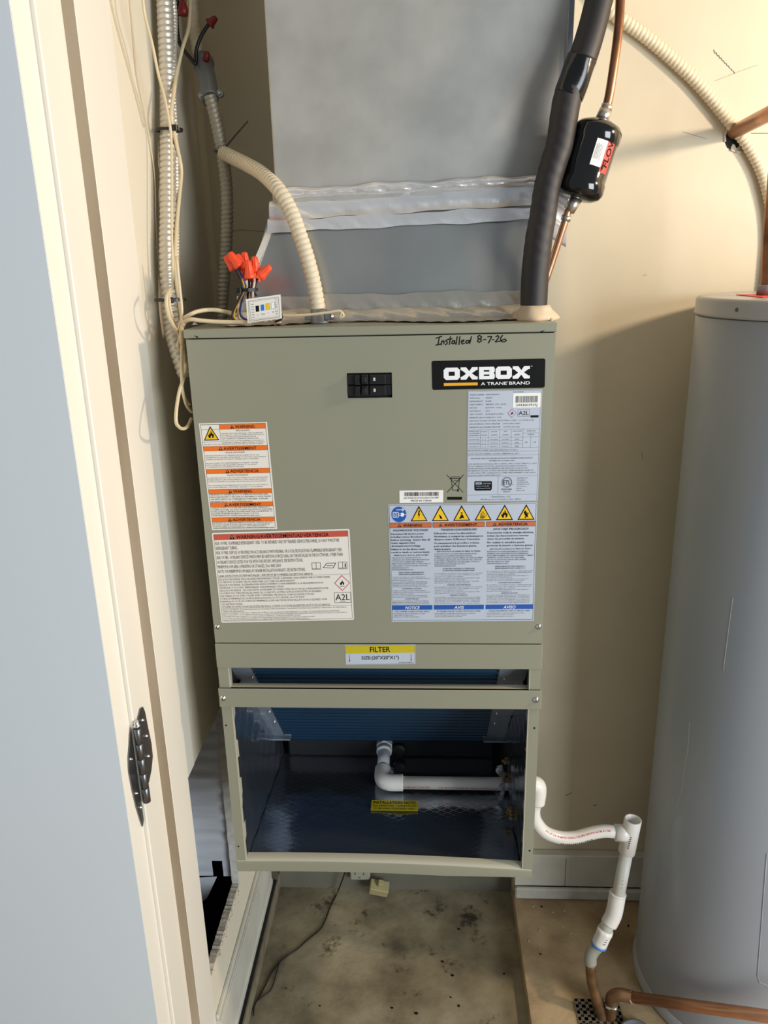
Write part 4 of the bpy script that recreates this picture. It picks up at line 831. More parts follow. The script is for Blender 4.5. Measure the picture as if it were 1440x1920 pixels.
# ================================================================ FLEXIBLE CONDUITS
def flex(name, pts, r, pitch, m, label, cat='conduit', group=None, depth=.16, seg=16, extra=None, sub=5):
    def rf(L, a, t):
        ph = (L/pitch-a/(2*math.pi)) % 1
        return r*(1-depth*(1 if ph < .2 else 0)+depth*.5*math.sin(math.pi*ph))
    b = MB(m); b.tube(pts, r, seg=seg, step=pitch/sub, rf=rf)
    base = min(pts, key=lambda p: p[2]); t = thing(name, label, cat, tuple(base), group); link('spiral_armour', b, t); return t
YL = lambda y: -.334
c1p = [px(x, y, 'X', -.334) for x, y in ((308, -60), (309, 0), (313, 100), (316, 200), (315, 300), (315, 400), (314, 480), (318, 560), (322, 610), (332, 650), (346, 700))]
for k in range(len(c1p)): c1p[k].x = -.334
c1p[9] = px(331, 650, 'X', -.324); c1p[10] = px(349, 705, 'X', -.308)
c1 = flex('flexible_conduit', up(c1p), .0125, .0095, CONDL, 'shiny spiral metal conduit hanging straight down the left wall beside the cream cables', depth=.2)
c2p = [px(x, y, 'Y', .40) for x, y in ((358, -60), (362, 20), (368, 80), (378, 120))]
c2a = flex('flexible_conduit', up(c2p), .0105, .009, CONDP, 'short length of spiral conduit rising out of the frame above the grey elbow fitting', depth=.12)
c3p = [px(x, y, 'Y', .30) for x, y in ((394, 180), (405, 225), (416, 280), (424, 340), (426, 400), (424, 470), (419, 540), (416, 590), (416, 640))]
flex('flexible_conduit', c3p, .0105, .008, CONDD, 'spiral conduit in shade-darkened metal running from the grey elbow fitting down behind the cabinet')
c4p = [px(x, y, 'Y', Y) for x, y, Y in ((420, 287, .28), (440, 297, .25), (462, 308, .22), (492, 326, .175), (522, 356, .128), (545, 395, .112), (562, 440, .10), (578, 490, .09), (590, 540, .085), (597, 582, .077))]
flex('flexible_conduit', c4p, .0115, .0085, CONDP, 'pale spiral conduit arching over in front of the duct into the cabinet top', depth=.12)
c5p = [px(x, y, 'Y', .5175) for x, y in ((1120, -10), (1146, 22), (1175, 43), (1215, 72), (1260, 110), (1305, 152), (1345, 198), (1372, 232), (1400, 268), (1424, 310), (1438, 350), (1448, 400), (1450, 450), (1446, 500), (1440, 560))]
flex('flexible_conduit', c5p, .0115, .0085, CONDP, 'pale spiral conduit arching across the back wall behind the copper pipe at upper right', depth=.13)
c6p = [px(x, y, 'X', -.325) for x, y in ((326, 40), (324, 130), (326, 200), (328, 260), (330, 340), (331, 420), (330, 500), (330, 560), (334, 600), (340, 640))]
flex('flexible_conduit', up(c6p), .006, .0055, CONDL, 'thin spiral metal cable tied to the right of the thick conduit on the left wall', depth=.16, seg=10, sub=4)
# squeeze connector at the foot of the pale conduit
p = px(598, 590, 'Y', .077); cf = thing('conduit_connector', 'small zinc clamp connector where the pale conduit enters the cabinet top', 'connector', (p.x, p.y, Z1))
b = MB(CASTM); b.lathe((p.x, p.y, Z1), (0, 0, 1), [(0, .015), (.004, .0155), (.0045, .0135), (.022, .0135), (.0225, .012)], seg=20); link('clamp_body', b, cf)
b = MB(CASTM); b.box(p.x+.010, p.x+.022, p.y-.010, p.y-.004, Z1+.006, Z1+.016, c=.001); b.box(p.x-.022, p.x-.010, p.y-.008, p.y-.002, Z1+.006, Z1+.012, c=.001); link('clamp_ear', b, cf)
screw('clamp_screw', (p.x+.022, p.y-.007, Z1+.011), (1, -.3, 0), cf, .004)
# grey cast elbow fitting with two ears
e0, e1, e2 = px(380, 118, 'Y', .37), px(389, 150, 'Y', .335), px(394, 186, 'Y', .305)
ef = thing('elbow_fitting', 'grey cast metal elbow fitting high in the left back corner', 'fitting', tuple(e2))
b = MB(CASTM); b.tube([e0+Vector((-.002, .02, .004)), e0, e1, e2], .0165, seg=20, step=.004, rf=lambda L, a, t: .0185 if t < .25 else .0155+.001*math.sin(a*2)); link('elbow_body', b, ef)
b = MB(CASTM); b.lathe(e0+Vector((0, -.008, 0)), (-.3, -.6, .75), [(0, .019), (.004, .019), (.005, .016)], seg=20); link('elbow_cover', b, ef)
for s_2, (x, y) in ((-1, (377, 179)), (1, (412, 175))):
    p = px(x, y, 'Y', .302); b = MB(CASTM); b.lathe(p, (0, -1, 0), [(-.006, .0065), (.001, .0065), (.0015, .005)], seg=14); b.box(*sorted((p.x, e2.x)), p.y, p.y+.006, p.z-.003, p.z+.003); er = link('clamp_ear', b, ef); screw('clamp_screw', p+Vector((0, -.0015, 0)), (0, -1, 0), er, .003)
# capped black conductors sprouting above the elbow
wr = thing('capped_wire', 'stiff black conductor with a dark red cap leaning right above the grey elbow fitting', 'wire', tuple(px(368, 112, 'Y', .36)))
b = MB(BLKW); b.tube([px(x, y, 'Y', .35) for x, y in ((368, 118), (368, 95), (376, 70), (388, 50), (398, 38))], .0032, seg=10); link('conductor', b, wr)
b = MB(REDW); q0, q1 = px(392, 46, 'Y', .35), px(404, 34, 'Y', .35); b.lathe(q0, q1-q0, [(0, .009), (.003, .0095), (.006, .007), (.016, .005), (.018, .003)], seg=16, rf=lambda i, a: 1+.08*math.sin(a*8)); link('wire_cap', b, wr)
wr = thing('capped_wire', 'black conductor curving out of the elbow towards the left conduit, red cap at its top', 'wire', tuple(px(366, 122, 'Y', .36)))
b = MB(BLKW); b.tube([px(x, y, 'Y', .34) for x, y in ((368, 122), (356, 108), (342, 90), (334, 70), (331, 30), (334, -20))], .0036, seg=10); link('conductor', b, wr)
b = MB(REDW); b.lathe(px(343, 14, 'Y', .33), (0, 0, 1), [(-.012, .009), (-.004, .009), (.006, .006), (.012, .003)], seg=14); link('wire_cap', b, wr)
b = MB(REDW); b.lathe(px(387, 110, 'Y', .345), (.2, -.2, .5), [(-.004, .005), (0, .006), (.008, .005), (.012, .002)], seg=14); link('bushing', b, ef)['label'] = 'small dark red bushing on the rim'

# ================================================================ CREAM CABLES
def cable(pts, r, label, group=None, m=CABLE, name='thermostat_cable'):
    b = MB(m); b.tube(pts, r, seg=10, step=.008); return tag(link(name, b), label, 'cable', group)
XW = WX+.003
cable(up([px(x, y, 'X', -.318) for x, y in ((357, -60), (357, 0), (354, 50), (342, 90), (333, 130), (325, 180), (321, 215), (326, 245), (333, 280), (340, 320), (336, 370), (331, 430), (329, 500), (335, 560), (340, 600))]), .0032, 'thick cream cable weaving to the right of the thick wall conduit')
cable(up([px(x, y, 'X', -.316) for x, y in ((266, -20), (272, 30), (286, 85), (297, 140), (308, 180), (317, 225), (321, 260), (322, 330), (322, 430), (324, 520), (318, 560), (322, 590), (333, 620), (342, 640))]), .0022, 'cream cable crossing over the thick wall conduit from its upper left')
cable(up([px(x, y, 'X', XW) for x, y in ((208, -5), (222, 55), (240, 120), (256, 180), (271, 238))]), .0009, 'leftmost thin cream wire slanting down the left wall')
cable(up([px(x, y, 'X', XW) for x, y in ((244, -5), (250, 60), (256, 130), (264, 175), (272, 214), (282, 270), (290, 330), (292, 400), (296, 480), (302, 560))]), .0009, 'thin cream wire running down the left wall into the shadow of the conduit')
cable([px(x, y, 'X', -.304) for x, y in ((320, 540), (312, 560), (316, 590), (326, 612), (337, 630), (334, 650), (345, 665))]+[px(x, y, 'X', -.296) for x, y in ((349, 690), (346, 705), (340, 722), (336, 735), (331, 765), (330, 790), (335, 800), (343, 804), (352, 799), (359, 785))], .0028, 'cream cable ending in a long loop beside the top left corner of the cabinet')
cable([px(x, y, 'X', -.298) for x, y in ((341, 640), (341, 680), (341, 720), (344, 740), (350, 760), (358, 771), (361, 772))], .0026, 'short cream cable loop hanging inside the larger loop at the cabinet corner')
zt1 = Z1+.006
cable([px(340, 640, 'X', -.305), px(337, 618, 'X', -.302), px(342, 600, 'X', -.30), px(358, 589, 'Y', .05), px(375, 583, 'Y', .06), px(400, 581, 'Y', .07), px(425, 585, 'Y', .075), px(448, 592, 'Y', .07)], .0034, 'upper of two cream cables bending from the wall bundle across the cabinet top')
cable([px(341, 645, 'X', -.298), px(340, 622, 'X', -.296), px(345, 606, 'X', -.294), px(356, 599, 'Y', .03), px(376, 601, 'Y', .03), px(400, 603, 'Y', .035), px(425, 604, 'Y', .04), px(455, 604, 'Y', .045), px(470, 606, 'Y', .05)], .0034, 'lower of two cream cables bending from the wall bundle across the cabinet top')
cable([px(x, y, 'X', -.3) for x, y in ((331, 480), (337, 540), (341, 580), (340, 610), (344, 650), (346, 690), (342, 730), (350, 752), (356, 758))], .0024, 'cream cable dropping straight behind the lower cable tie to the cabinet corner')
cable([px(x, y, 'Y', .055) for x, y in ((500, 597), (520, 591), (545, 592), (580, 590), (615, 586), (636, 583), (640, 588), (637, 596), (644, 592), (640, 584))], .0022, 'frayed cream wire end lying along the foil on the cabinet top, right of the tag')

# ================================================================ CABLE TIES
def ziptie(c, n, rx, rw, label, tail=None, head=None, w=.0045):
    t = thing('cable_tie', label, 'cable tie', tuple(c)); n = Vector(n).normalized(); a = Vector((1, 0, 0)); a = (a-n*a.dot(n)).normalized(); bb_ = n.cross(a); b = MB(BLK)
    N_ = 26; vs = []
    for k in range(N_):
        an = 2*math.pi*k/N_; d = a*math.cos(an)*rx+bb_*math.sin(an)*rw; e = d.normalized()*.0014
        vs += [c+d-n*w/2, c+d+n*w/2, c+d+e+n*w/2, c+d+e-n*w/2]
    b.add(vs, [(k*4+j, k*4+(j+1) % 4, ((k+1) % N_)*4+(j+1) % 4, ((k+1) % N_)*4+j) for k in range(N_) for j in range(4)]); link('strap', b, t)
    h = Vector(head); b = MB(BLK); b.box(h.x-.0045, h.x+.0045, h.y-.004, h.y+.004, h.z-.0045, h.z+.0045, c=.001); link('lock_head', b, t)
    if tail:
        b = MB(BLK); P_ = sample(tail, .006)
        for p_, q_ in zip(P_, P_[1:]): b.prism([p_+Vector((0, 0, .0018)), p_-Vector((0, 0, .0018)), q_-Vector((0, 0, .0018)), q_+Vector((0, 0, .0018))], (0, .0012, 0))
        link('tail', b, t)
    return t
c = px(317, 244, 'X', -.328); ziptie(c, (0, 0, 1), .021, .017, 'upper black cable tie round the left wall conduit and cables', head=c+Vector((.014, -.014, .001)))
c = px(319, 562, 'X', -.322); ziptie(c, (0, 0, 1), .024, .018, 'lower black cable tie round the left wall conduit and cables, above the cabinet corner', head=c+Vector((.006, -.018, 0)))
c = px(424, 288, 'Y', .295); ziptie(c, (.25, -.1, 1), .021, .017, 'black cable tie with a long loose tail joining rear and arching conduits', tail=[px(416, 284, 'Y', .275), px(432, 265, 'Y', .27), px(448, 246, 'Y', .265), px(465, 227, 'Y', .26)], head=px(416, 284, 'Y', .275))

# ================================================================ WIRE-NUT BUNDLE ON THE CABINET TOP
WB = thing('wire_bundle', 'bunch of coloured wires with orange wire nuts tied upright on the cabinet top', 'wire bundle', (px(465, 604, 'Y', .05).x, .05, Z1))
YB = .06
def cp_(x, y, Y=YB): return px(400+x/9, 440+y/9, 'Y', Y)     # from the close-up of the bundle
nuts = [((430, 520), (270, 300), .05), ((350, 560), (255, 430), .065), ((500, 560), (420, 385), .075), ((545, 540), (530, 380), .085), ((620, 720), (580, 430), .045), ((715, 620), (695, 365), .055), ((790, 690), (925, 570), .05), ((560, 740), (470, 590), .075), ((700, 780), (690, 640), .07)]
for (x0, y0), (x1, y1), Y in nuts:
    a, c = cp_(x0, y0, Y), cp_(x1, y1, Y); d = c-a; L = max(d.length, .022)
    b = MB(ORN); b.lathe(a, d, [(-.002, .0072), (0, .0078), (.003, .0076), (.005, .0068), (L*.55, .0058), (L*.85, .0049), (L*.97, .0040), (L, .0022)], seg=40, rf=lambda i, an: 1+(.08*math.cos(an*10) if 3 <= i <= 6 else 0)+(.16*max(0, math.cos(2*an))**4 if i < 3 else 0)); link('wire_nut', b, WB)
tie = cp_(560, 930)
wires = [(BLKW, [(360, 590), (450, 760), (500, 930), (430, 1080), (330, 1300), (330, 1420), (420, 1490)]), (BLUW, [(400, 540), (470, 680), (535, 850), (520, 960), (470, 1150), (450, 1300), (490, 1400), (600, 1450)]),
         (YELW, [(480, 740), (520, 930), (440, 1100), (350, 1300), (350, 1400), (420, 1470)]), (BLKW, [(600, 740), (605, 850), (600, 930), (580, 1060), (600, 1200)]), (REDW, [(640, 730), (650, 860), (640, 940), (650, 1100)]),
         (WHTW, [(690, 700), (695, 800), (670, 930), (660, 1100), (640, 1250)]), (YELW, [(640, 960), (640, 1020), (660, 1100)]), (BLKW, [(750, 740), (710, 860), (690, 940), (730, 1040)]), (WHTW, [(470, 620), (520, 800), (560, 930), (500, 1120), (420, 1300), (430, 1420), (520, 1470)]), (REDW, [(740, 740), (700, 880), (650, 950)]),
         (BLKW, [(1120, 1320), (1160, 1360), (1140, 1430), (1040, 1470)]), (WHTW, [(860, 1480), (960, 1440), (1010, 1500), (1060, 1440), (1130, 1480), (1210, 1540)]), (WHTW, [(930, 1540), (1000, 1560), (1090, 1480), (1190, 1550)])]
for k, (m, pts) in enumerate(wires):
    b = MB(m); b.tube([cp_(x, y, YB+.004*((k*3) % 5)-.006) for x, y in pts], .0018 if k < 11 else .0022, seg=8, step=.004); link('wire', b, WB)
b = MB(BLK); n = 20
vs = []
for k in range(n):
    an = 2*math.pi*k/n; d = Vector((math.cos(an)*.0165, math.sin(an)*.012, 0)); e = d.normalized()*.002
    vs += [tie+d-Vector((0, 0, .0026)), tie+d+Vector((0, 0, .0026)), tie+d+e+Vector((0, 0, .0026)), tie+d+e-Vector((0, 0, .0026))]
b.add(vs, [(k*4+j, k*4+(j+1) % 4, ((k+1) % n)*4+(j+1) % 4, ((k+1) % n)*4+j) for k in range(n) for j in range(4)]); h = cp_(430, 930, .045); b.box(h.x-.004, h.x+.004, h.y-.004, h.y+.004, h.z-.004, h.z+.004, c=.001); link('bundle_tie', b, WB)
# the folded white tag with its colour squares
TL, TR, BL, BR = px(462, 559, 'Y', .034), px(527, 554, 'Y', .036), px(467, 604, 'Y', .034), px(524, 595, 'Y', .036)
TL, TR, BL, BR = px(461, 561, 'Y', .034), px(526, 552, 'Y', .036), px(467, 606, 'Y', .034), px(526, 597, 'Y', .036)
eu = (TR-TL)/64; ev = ((BL-TL)+(BR-TR))/2/44
tg = thing('colour_code_tag', 'white folded paper tag with black, blue, yellow and white squares leaning on the wire bundle', 'tag', (TL.x, .036, Z1))
s = Sheet(TL, eu, ev, (0, -1, 0)); s.base(64, 44, PAPER, .0006); s.frame(4, 4, 60, 41, .5, INK, 2); s.frame(6.5, 6, 57, 39, .3, INKG, 2)
for k, m in enumerate((INK, BLUS, YEL, WHT)):
    u = 17+k*9.6
    if k > 1: s.rect(u-.4, 14.1-.6*k, u+6.4, 25.9-.6*k, INKG, 2)
    s.rect(u, 14.5-.6*k, u+6, 25.5-.6*k, m, 3); s.text(('C', 'COM', 'Y', 'W')[k], u+3, 33-.6*k, 2.4, INKG, al='c')
for k in range(6): s.text('MOTOR' if k % 2 else 'SPEED', 9, 12+k*4.8, 1.9, INKG, w=5); 
for k in range(7): s.text('TERMINAL'[k], 53, 10+k*4.2, 2.8, INKG)
s.build('paper_face', tg)

# ================================================================ WATER HEATER
tx, ty, tr_ = .818, .276, .232; ztp = px(1360, 566, 'Y', .1).z
wh = thing('water_heater', 'large grey cylindrical water heater on the right side', 'water heater', (tx, ty, 0))
b = MB(TANK); b.lathe((tx, ty, 0), (0, 0, 1), [(.03, tr_), (.034, tr_), (ztp-.036, tr_), (ztp-.034, tr_-.002)], seg=128); part('jacket', b, parent=wh)
b = MB(TANKR); b.lathe((tx, ty, 0), (0, 0, 1), [(ztp-.033, tr_+.001), (ztp-.031, tr_+.0035), (ztp-.028, tr_+.0035), (ztp-.026, tr_+.002), (ztp-.006, tr_+.002), (ztp-.002, tr_), (ztp, tr_-.005)], seg=128); part('top_cap', b, parent=wh)
b = MB(TANKR); b.lathe((tx, ty, 0), (0, 0, 1), [(.001, tr_+.004), (.004, tr_+.0055), (.008, tr_+.003), (.03, tr_+.002), (.031, tr_)], seg=128); part('base_rim', b, parent=wh)
b = MB(INKG); p = px(1288, 581, 'Y', .2); b.lathe((tx-(tr_+.0018)*.9, ty-(tr_+.0018)*.436, p.z), (-.9, -.436, 0), [(0, .004), (.0008, .003)], seg=10); part('cap_screw', b, parent=wh)
# vertical lap seams and an inspection cover edge low on the jacket
def on_tank(x, y, r=tr_): 
    d = _f+RT*((x-720)/FPX)-UP*((y-960)/FPX); ox, oy = CPOS.x-tx, CPOS.y-ty
    a = d.x**2+d.y**2; bq = 2*(ox*d.x+oy*d.y); cq = ox*ox+oy*oy-r*r; disc = max(bq*bq-4*a*cq, 0); return CPOS+d*((-bq-math.sqrt(disc))/(2*a))
b = MB(TANK); P = [on_tank(1438, 1600), on_tank(1430, 1700), on_tank(1420, 1830), on_tank(1424, 1842), on_tank(1444, 1850)]
b.tube(P, .0012, seg=6, smooth_path=False); part('cover_edge', b, parent=wh)
g = MB(TANKR); g.tube([on_tank(1293, 1354), on_tank(1290, 1400), on_tank(1284, 1440), on_tank(1276, 1490), on_tank(1262, 1535), on_tank(1254, 1570)], .0009, seg=6); part('jacket_scratch', g, parent=wh); g = MB(TANKR); g.tube([on_tank(1374, 1120), on_tank(1366, 1180), on_tank(1356, 1258)], .0008, seg=6); part('jacket_scratch', g, parent=wh)
p = px(1436, 561, 'Y', .26); b = MB(REDL); b.prism([Vector((p.x-.03, .20, ztp+.0004)), Vector((p.x+.05, .20, ztp+.0004)), Vector((p.x+.05, .32, ztp+.0004)), Vector((p.x-.03, .32, ztp+.0004))], (0, 0, .001)); part('red_label', b, 'red label flat on the tank top', parent=wh)
cpv = thing('copper_riser', 'copper riser standing on the tank top at the right edge', 'pipe', (px(1437, 545, 'Y', .27).x, .27, ztp))
p = px(1438, 540, 'Y', .27); b = MB(COPPER); b.tube([Vector((p.x, .27, ztp+.012)), px(1441, 460, 'Y', .27), px(1447, 380, 'Y', .27), px(1466, 150, 'Y', .27)], .010, seg=18); link('copper_tube', b, cpv)
b = MB(CASTM); b.lathe((p.x, .27, ztp+.0015), (0, 0, 1), [(0, .016), (.016, .016), (.018, .013)], seg=24, rf=lambda i, a: 1+.03*math.cos(a*12)); link('threaded_nipple', b, cpv)
# copper stub leaving the torn hole towards the room
h0 = px(1375, 248, 'Y', .53); h1 = px(1450, 209, 'Y', .36)
cw = thing('copper_pipe', 'copper pipe coming out of the torn hole in the back wall', 'pipe', tuple(h0)); b = MB(COPR); h2 = h0+(h1-h0)*1.8
b.tube([h0+(h0-h1).normalized()*-.004, h2], .0135, seg=20, smooth_path=False); link('copper_tube', b, cw); b = MB(SOLD); b.lathe(h0+(h1-h0)*.55+Vector((0, -.0135, .001)), (0, -1, 0), [(0, .003), (.001, .002)], seg=8); link('solder_drop', b, cw)

# ================================================================ CONDENSATE DRAIN
dr = thing('condensate_drain', 'white plastic drain line leaving the cabinet side and dropping to the floor', 'drain pipe', tuple(px(1125, 1750, 'Y', .165)))
PZc = .585; YP = .212
def pt(x, y, Y=None): return px(x, y, 'Y', Y if Y is not None else YP-.044*max(0, min(1, (y-1600)/200)))
x0 = px(716, 1440, 'Y', .22).x; f0 = Vector((x0, BY-.02, PZc+.002)); corner = Vector((x0, YP, PZc))
zc = pt(735, 1467).z; corner.z = zc; f0.z = px(716, 1400, 'Y', .325).z
b = MB(PVCG); b.lathe(Vector((x0, BY-.011, f0.z)), (0, -1, 0), [(0, .020), (.014, .020), (.0145, .017)], seg=6, smooth=False); b.lathe(Vector((x0, BY-.025, f0.z)), (0, -1, (corner.z-f0.z)/.10), [(0, .0155), (.008, .0155), (.010, .0175), (.014, .0175), (.015, .0155)], seg=26); link('pan_fitting', b, dr)
b = MB(PVCG); b.tube([Vector((x0, BY-.03, f0.z-.002)), Vector((x0, YP+.04, (corner.z*.8+f0.z*.2)))], .0136, seg=24, smooth_path=False); link('pipe', b, dr)
b = MB(PVC); b.tube([Vector((x0, YP+.045, corner.z+.001)), Vector((x0, YP+.022, corner.z)), Vector((x0+.004, YP+.007, corner.z)), Vector((x0+.018, YP, corner.z)), Vector((x0+.045, YP, corner.z))], .0178, seg=26, step=.003); link('elbow', b, dr)
xe = pt(1006, 1465).x
b = MB(PVC); b.tube([Vector((x0+.04, YP, corner.z)), Vector((xe-.01, YP, corner.z))], .0137, seg=24, smooth_path=False); hp = link('pipe', b, dr)
g = MB(RED)
def cyltext(t, a0, xs, wid, hgt, r, g_):
    vs_, fs_ = glyphs(t, .01); mx_ = max(v.x for v in vs_)
    out = []
    for v in vs_:
        an = a0-(v.y*hgt/r); out.append(Vector((xs+v.x/mx_*wid, YP-math.cos(an)*r, corner.z-math.sin(an)*r)))
    g_.add(out, fs_)
cyltext('FLAM. EXT. D/W D30', .25, x0+.047, .055, .006, .0140, g); cyltext('AND MANUFACTURED BY CHARLOTTE PIPE CO. 30HOT P-V', .25, x0+.12, .145, .005, .0140, g); link('printed_text', g, hp)
b = MB(PVC); b.tube([Vector((xe-.022, YP, corner.z)), Vector((xe-.008, YP, corner.z)), Vector((xe+.002, YP, corner.z-.004)), Vector((xe+.004, YP-.0, corner.z-.020)), Vector((xe+.002, YP, corner.z-.046))], .0178, seg=26, step=.003); link('elbow', b, dr)
trap = [Vector((xe+.002, YP, corner.z-.03)), pt(1001, 1520), pt(1005, 1540), pt(1022, 1560), pt(1050, 1570), pt(1080, 1570), pt(1110, 1562), pt(1135, 1558), pt(1160, 1561)]
b = MB(PVC); b.tube(trap, .0137, seg=24, step=.005); tp = link('curved_pipe', b, dr)
g = MB(RED); TS = sample(trap, .004); TS = TS[int(len(TS)*.34):int(len(TS)*.92)]
cum = [0]
for a, c in zip(TS, TS[1:]): cum.append(cum[-1]+(c-a).length)
vs_, fs_ = glyphs('PVC 3/4" SCH 40 480 PSI CHARLOTTE PIPE NSF-PW ASTM D1785', .02); mx_ = max(v.x for v in vs_); out = []
for v in vs_:
    L = v.x/mx_*cum[-1]; i = max(0, min(len(TS)-2, next((k for k, c in enumerate(cum) if c >= L), len(TS)-1)-1))
    d = (TS[i+1]-TS[i]).normalized(); c = TS[i]+d*(L-cum[i]); n0 = (Vector((0, -1, 0))-d*Vector((0, -1, 0)).dot(d)).normalized(); b0 = d.cross(n0); b0 = b0 if b0.z > 0 else -b0
    an = .55+v.y*.0058/.0137; out.append(c+(n0*math.cos(an)+b0*math.sin(an))*.01395)
g.add(out, fs_)
link('printed_text', g, tp)
g = MB(INK); 
for i in range(10, 26):
    if i < len(TS)-1:
        p = TS[i]; d = (TS[i+1]-p).normalized(); n_ = Vector((0, -.92, -.4)); c = p+n_*.0139; w = n_.cross(d).normalized(); g.poly([c-w*.0012*(1+i % 3), c+w*.0014, c+w*.001+d*.003, c-w*.001+d*.003])
link('marker_scribble', g, tp)
tt, tb = pt(1187, 1536), pt(1175, 1597); td = (tb-tt).normalized()
b = MB(PVC); b.lathe(tt, td, [(.03, .0140), (.0005, .0146), (0, .0150), (0, .0178), (.0015, .0182), ((tb-tt).length, .0178), ((tb-tt).length+.001, .0146)], seg=28)
b.tube([pt(1153, 1561), pt(1182, 1562)], .0178, seg=24, smooth_path=False); te = link('tee', b, dr)
g = MB(INK)
for k in range(7): p = pt(1183-k*.9, 1571+k*3.4, YP-.0188); g.box(p.x-.0015-.0006*(k % 2), p.x+.0016, p.y-.0001, p.y+.0001, p.z-.0009, p.z+.0007)
link('printed_text', g, te)
v1 = pt(1157, 1690); b = MB(PVCO); b.tube([tb-td*.004, v1], .0137, seg=24, smooth_path=False); dpipe = link('pipe', b, dr)
g = MB(INK); 
for k in range(9):
    q_ = tb.lerp(v1, .08+.07*k)+Vector((-.001, -.0139, 0)); g.box(q_.x-.0006, q_.x+.0007, q_.y-.0001, q_.y+.0001, q_.z-.0022, q_.z+.002)
link('printed_text', g, dpipe)['kind'] = 'stuff'
b = MB(PVC); b.tube([pt(1158, 1676), pt(1154, 1700), pt(1150, 1716), pt(1142, 1732)], .0178, seg=26, step=.003); b.lathe(pt(1158, 1677), pt(1158, 1677)-pt(1154, 1700), [(0, .0182), (.002, .0186), (.004, .0182), (.0042, .0146)], seg=26); link('elbow', b, dr)
b = MB(PVCO); b.tube([pt(1146, 1724), pt(1132, 1746)], .0145, seg=24, smooth_path=False); link('pipe', b, dr)
a, c = pt(1136, 1742), pt(1123, 1772); d = c-a
b = MB(PVC); b.lathe(a, d, [(0, .0150), (0, .0168), (d.length*.18, .0178), (d.length*.3, .0170), (d.length*.85, .0168), (d.length, .0165)], seg=28, rf=lambda i, a_: 1+.03*math.cos(a_*8)*(i in (2, 3))); cpg = link('coupling', b, dr)
b = MB(BLUE); b.lathe(c-d*.06, d, [(0, .0172), (.0045, .0176), (.0055, .0150)], seg=28); cl = link('primer_ring', b, cpg)
b = MB(INK); q_ = a.lerp(c, .45); 
for k in range(3): q_ = a.lerp(c, .3+.14*k); b.box(q_.x-.002, q_.x+.0045, q_.y-.0174, q_.y-.0172, q_.z-.0006, q_.z+.0006)
link('printed_text', b, cpg)
b = MB(RUBG); b.tube([c, pt(1113, 1782), pt(1107, 1794), pt(1107, 1806)], .0138, seg=24, step=.003); link('grey_adapter', b, dr)

# ================================================================ COPPER DRAINS AT THE FLOOR
cd_ = thing('copper_drain', 'tarnished copper drain standpipe under the white coupling, dropping into the floor grate', 'pipe', tuple(px(1128, 1908, 'Z', 0)))
foot = px(1131, 1915, 'Z', -.01); b = MB(COPPERD); b.tube([pt(1107, 1803), pt(1110, 1840), px(1121, 1880, 'Y', .16), foot], .0118, seg=20); link('copper_tube', b, cd_)
ch = thing('copper_pipe', 'horizontal copper pipe crossing in front of the tank foot from the floor grate', 'pipe', tuple(px(1140, 1900, 'Z', 0)))
A0 = px(1143, 1915, 'Z', -.01); e_ = px(1143, 1862, 'Y', A0.y); pz = e_.z
R1_ = px(1196, 1870, 'Z', pz-.001); R2_ = px(1460, 1908, 'Y', -.012)
b = MB(COPPERD); b.tube([A0, Vector((A0.x, A0.y, pz-.022)), Vector((A0.x+.003, A0.y-.001, pz-.008)), Vector((A0.x+.016, A0.y-.003, pz)), A0.lerp(R1_, .6)*1 if False else Vector((R1_.x-.012, R1_.y, pz-.001))], .0135, seg=20, step=.004); link('elbow', b, ch)
dd = (R2_-R1_).normalized(); b = MB(COPR); b.tube([Vector((R1_.x-.014, R1_.y, pz-.001)), R2_+dd*.12], .0122, seg=20, smooth_path=False); link('copper_tube', b, ch)
b = MB(SOLD); b.lathe(Vector((R1_.x-.013, R1_.y, pz-.001)), dd, [(0, .0138), (.001, .0146), (.003, .0143), (.004, .0125)], seg=20); link('solder_ring', b, ch)
b = MB(SOLD); b.lathe(Vector((A0.x, A0.y, pz-.034)), (0, 0, 1), [(0, .0150), (.003, .0165), (.006, .0145)], seg=18, rf=lambda i, a_: 1+.15*math.sin(a_*5+i)); link('solder_bead', b, ch)
# floor grate with square holes
gc = px(1126, 1912, 'Z', .001); fd = thing('floor_drain', 'square-holed metal drain grate set in the concrete floor under the copper pipes', 'drain grate', (gc.x, gc.y, 0))
GM = mat('grate_metal', S(132, 120, 100), .6, .4, var=.2, vscale=40); b = MB(GM); n = 6; hs = .0158; ga = hs*n/2
for k in range(n+1):
    o_ = -ga+k*hs; b.box(gc.x-ga-.002, gc.x+ga+.002, gc.y+o_-.0042, gc.y+o_+.0042, .0004, .003); b.box(gc.x+o_-.0042, gc.x+o_+.0042, gc.y-ga-.002, gc.y+ga+.002, .0004, .003)
link('grate', b, fd); b = MB(DARK); b.box(gc.x-ga, gc.x+ga, gc.y-ga, gc.y+ga, .0001, .0007); link('drain_well', b, fd)
rc = px(1194, 1938, 'Z', .012); b = MB(CASTM); b.lathe((rc.x, rc.y, .001), (0, 0, 1), [(0, .036), (.008, .037), (.013, .035), (.0135, .031), (.010, .029), (.009, .005)], seg=40); tag(link('drain_cap', b), 'round grey metal cap at the bottom edge in front of the grate', 'cap')

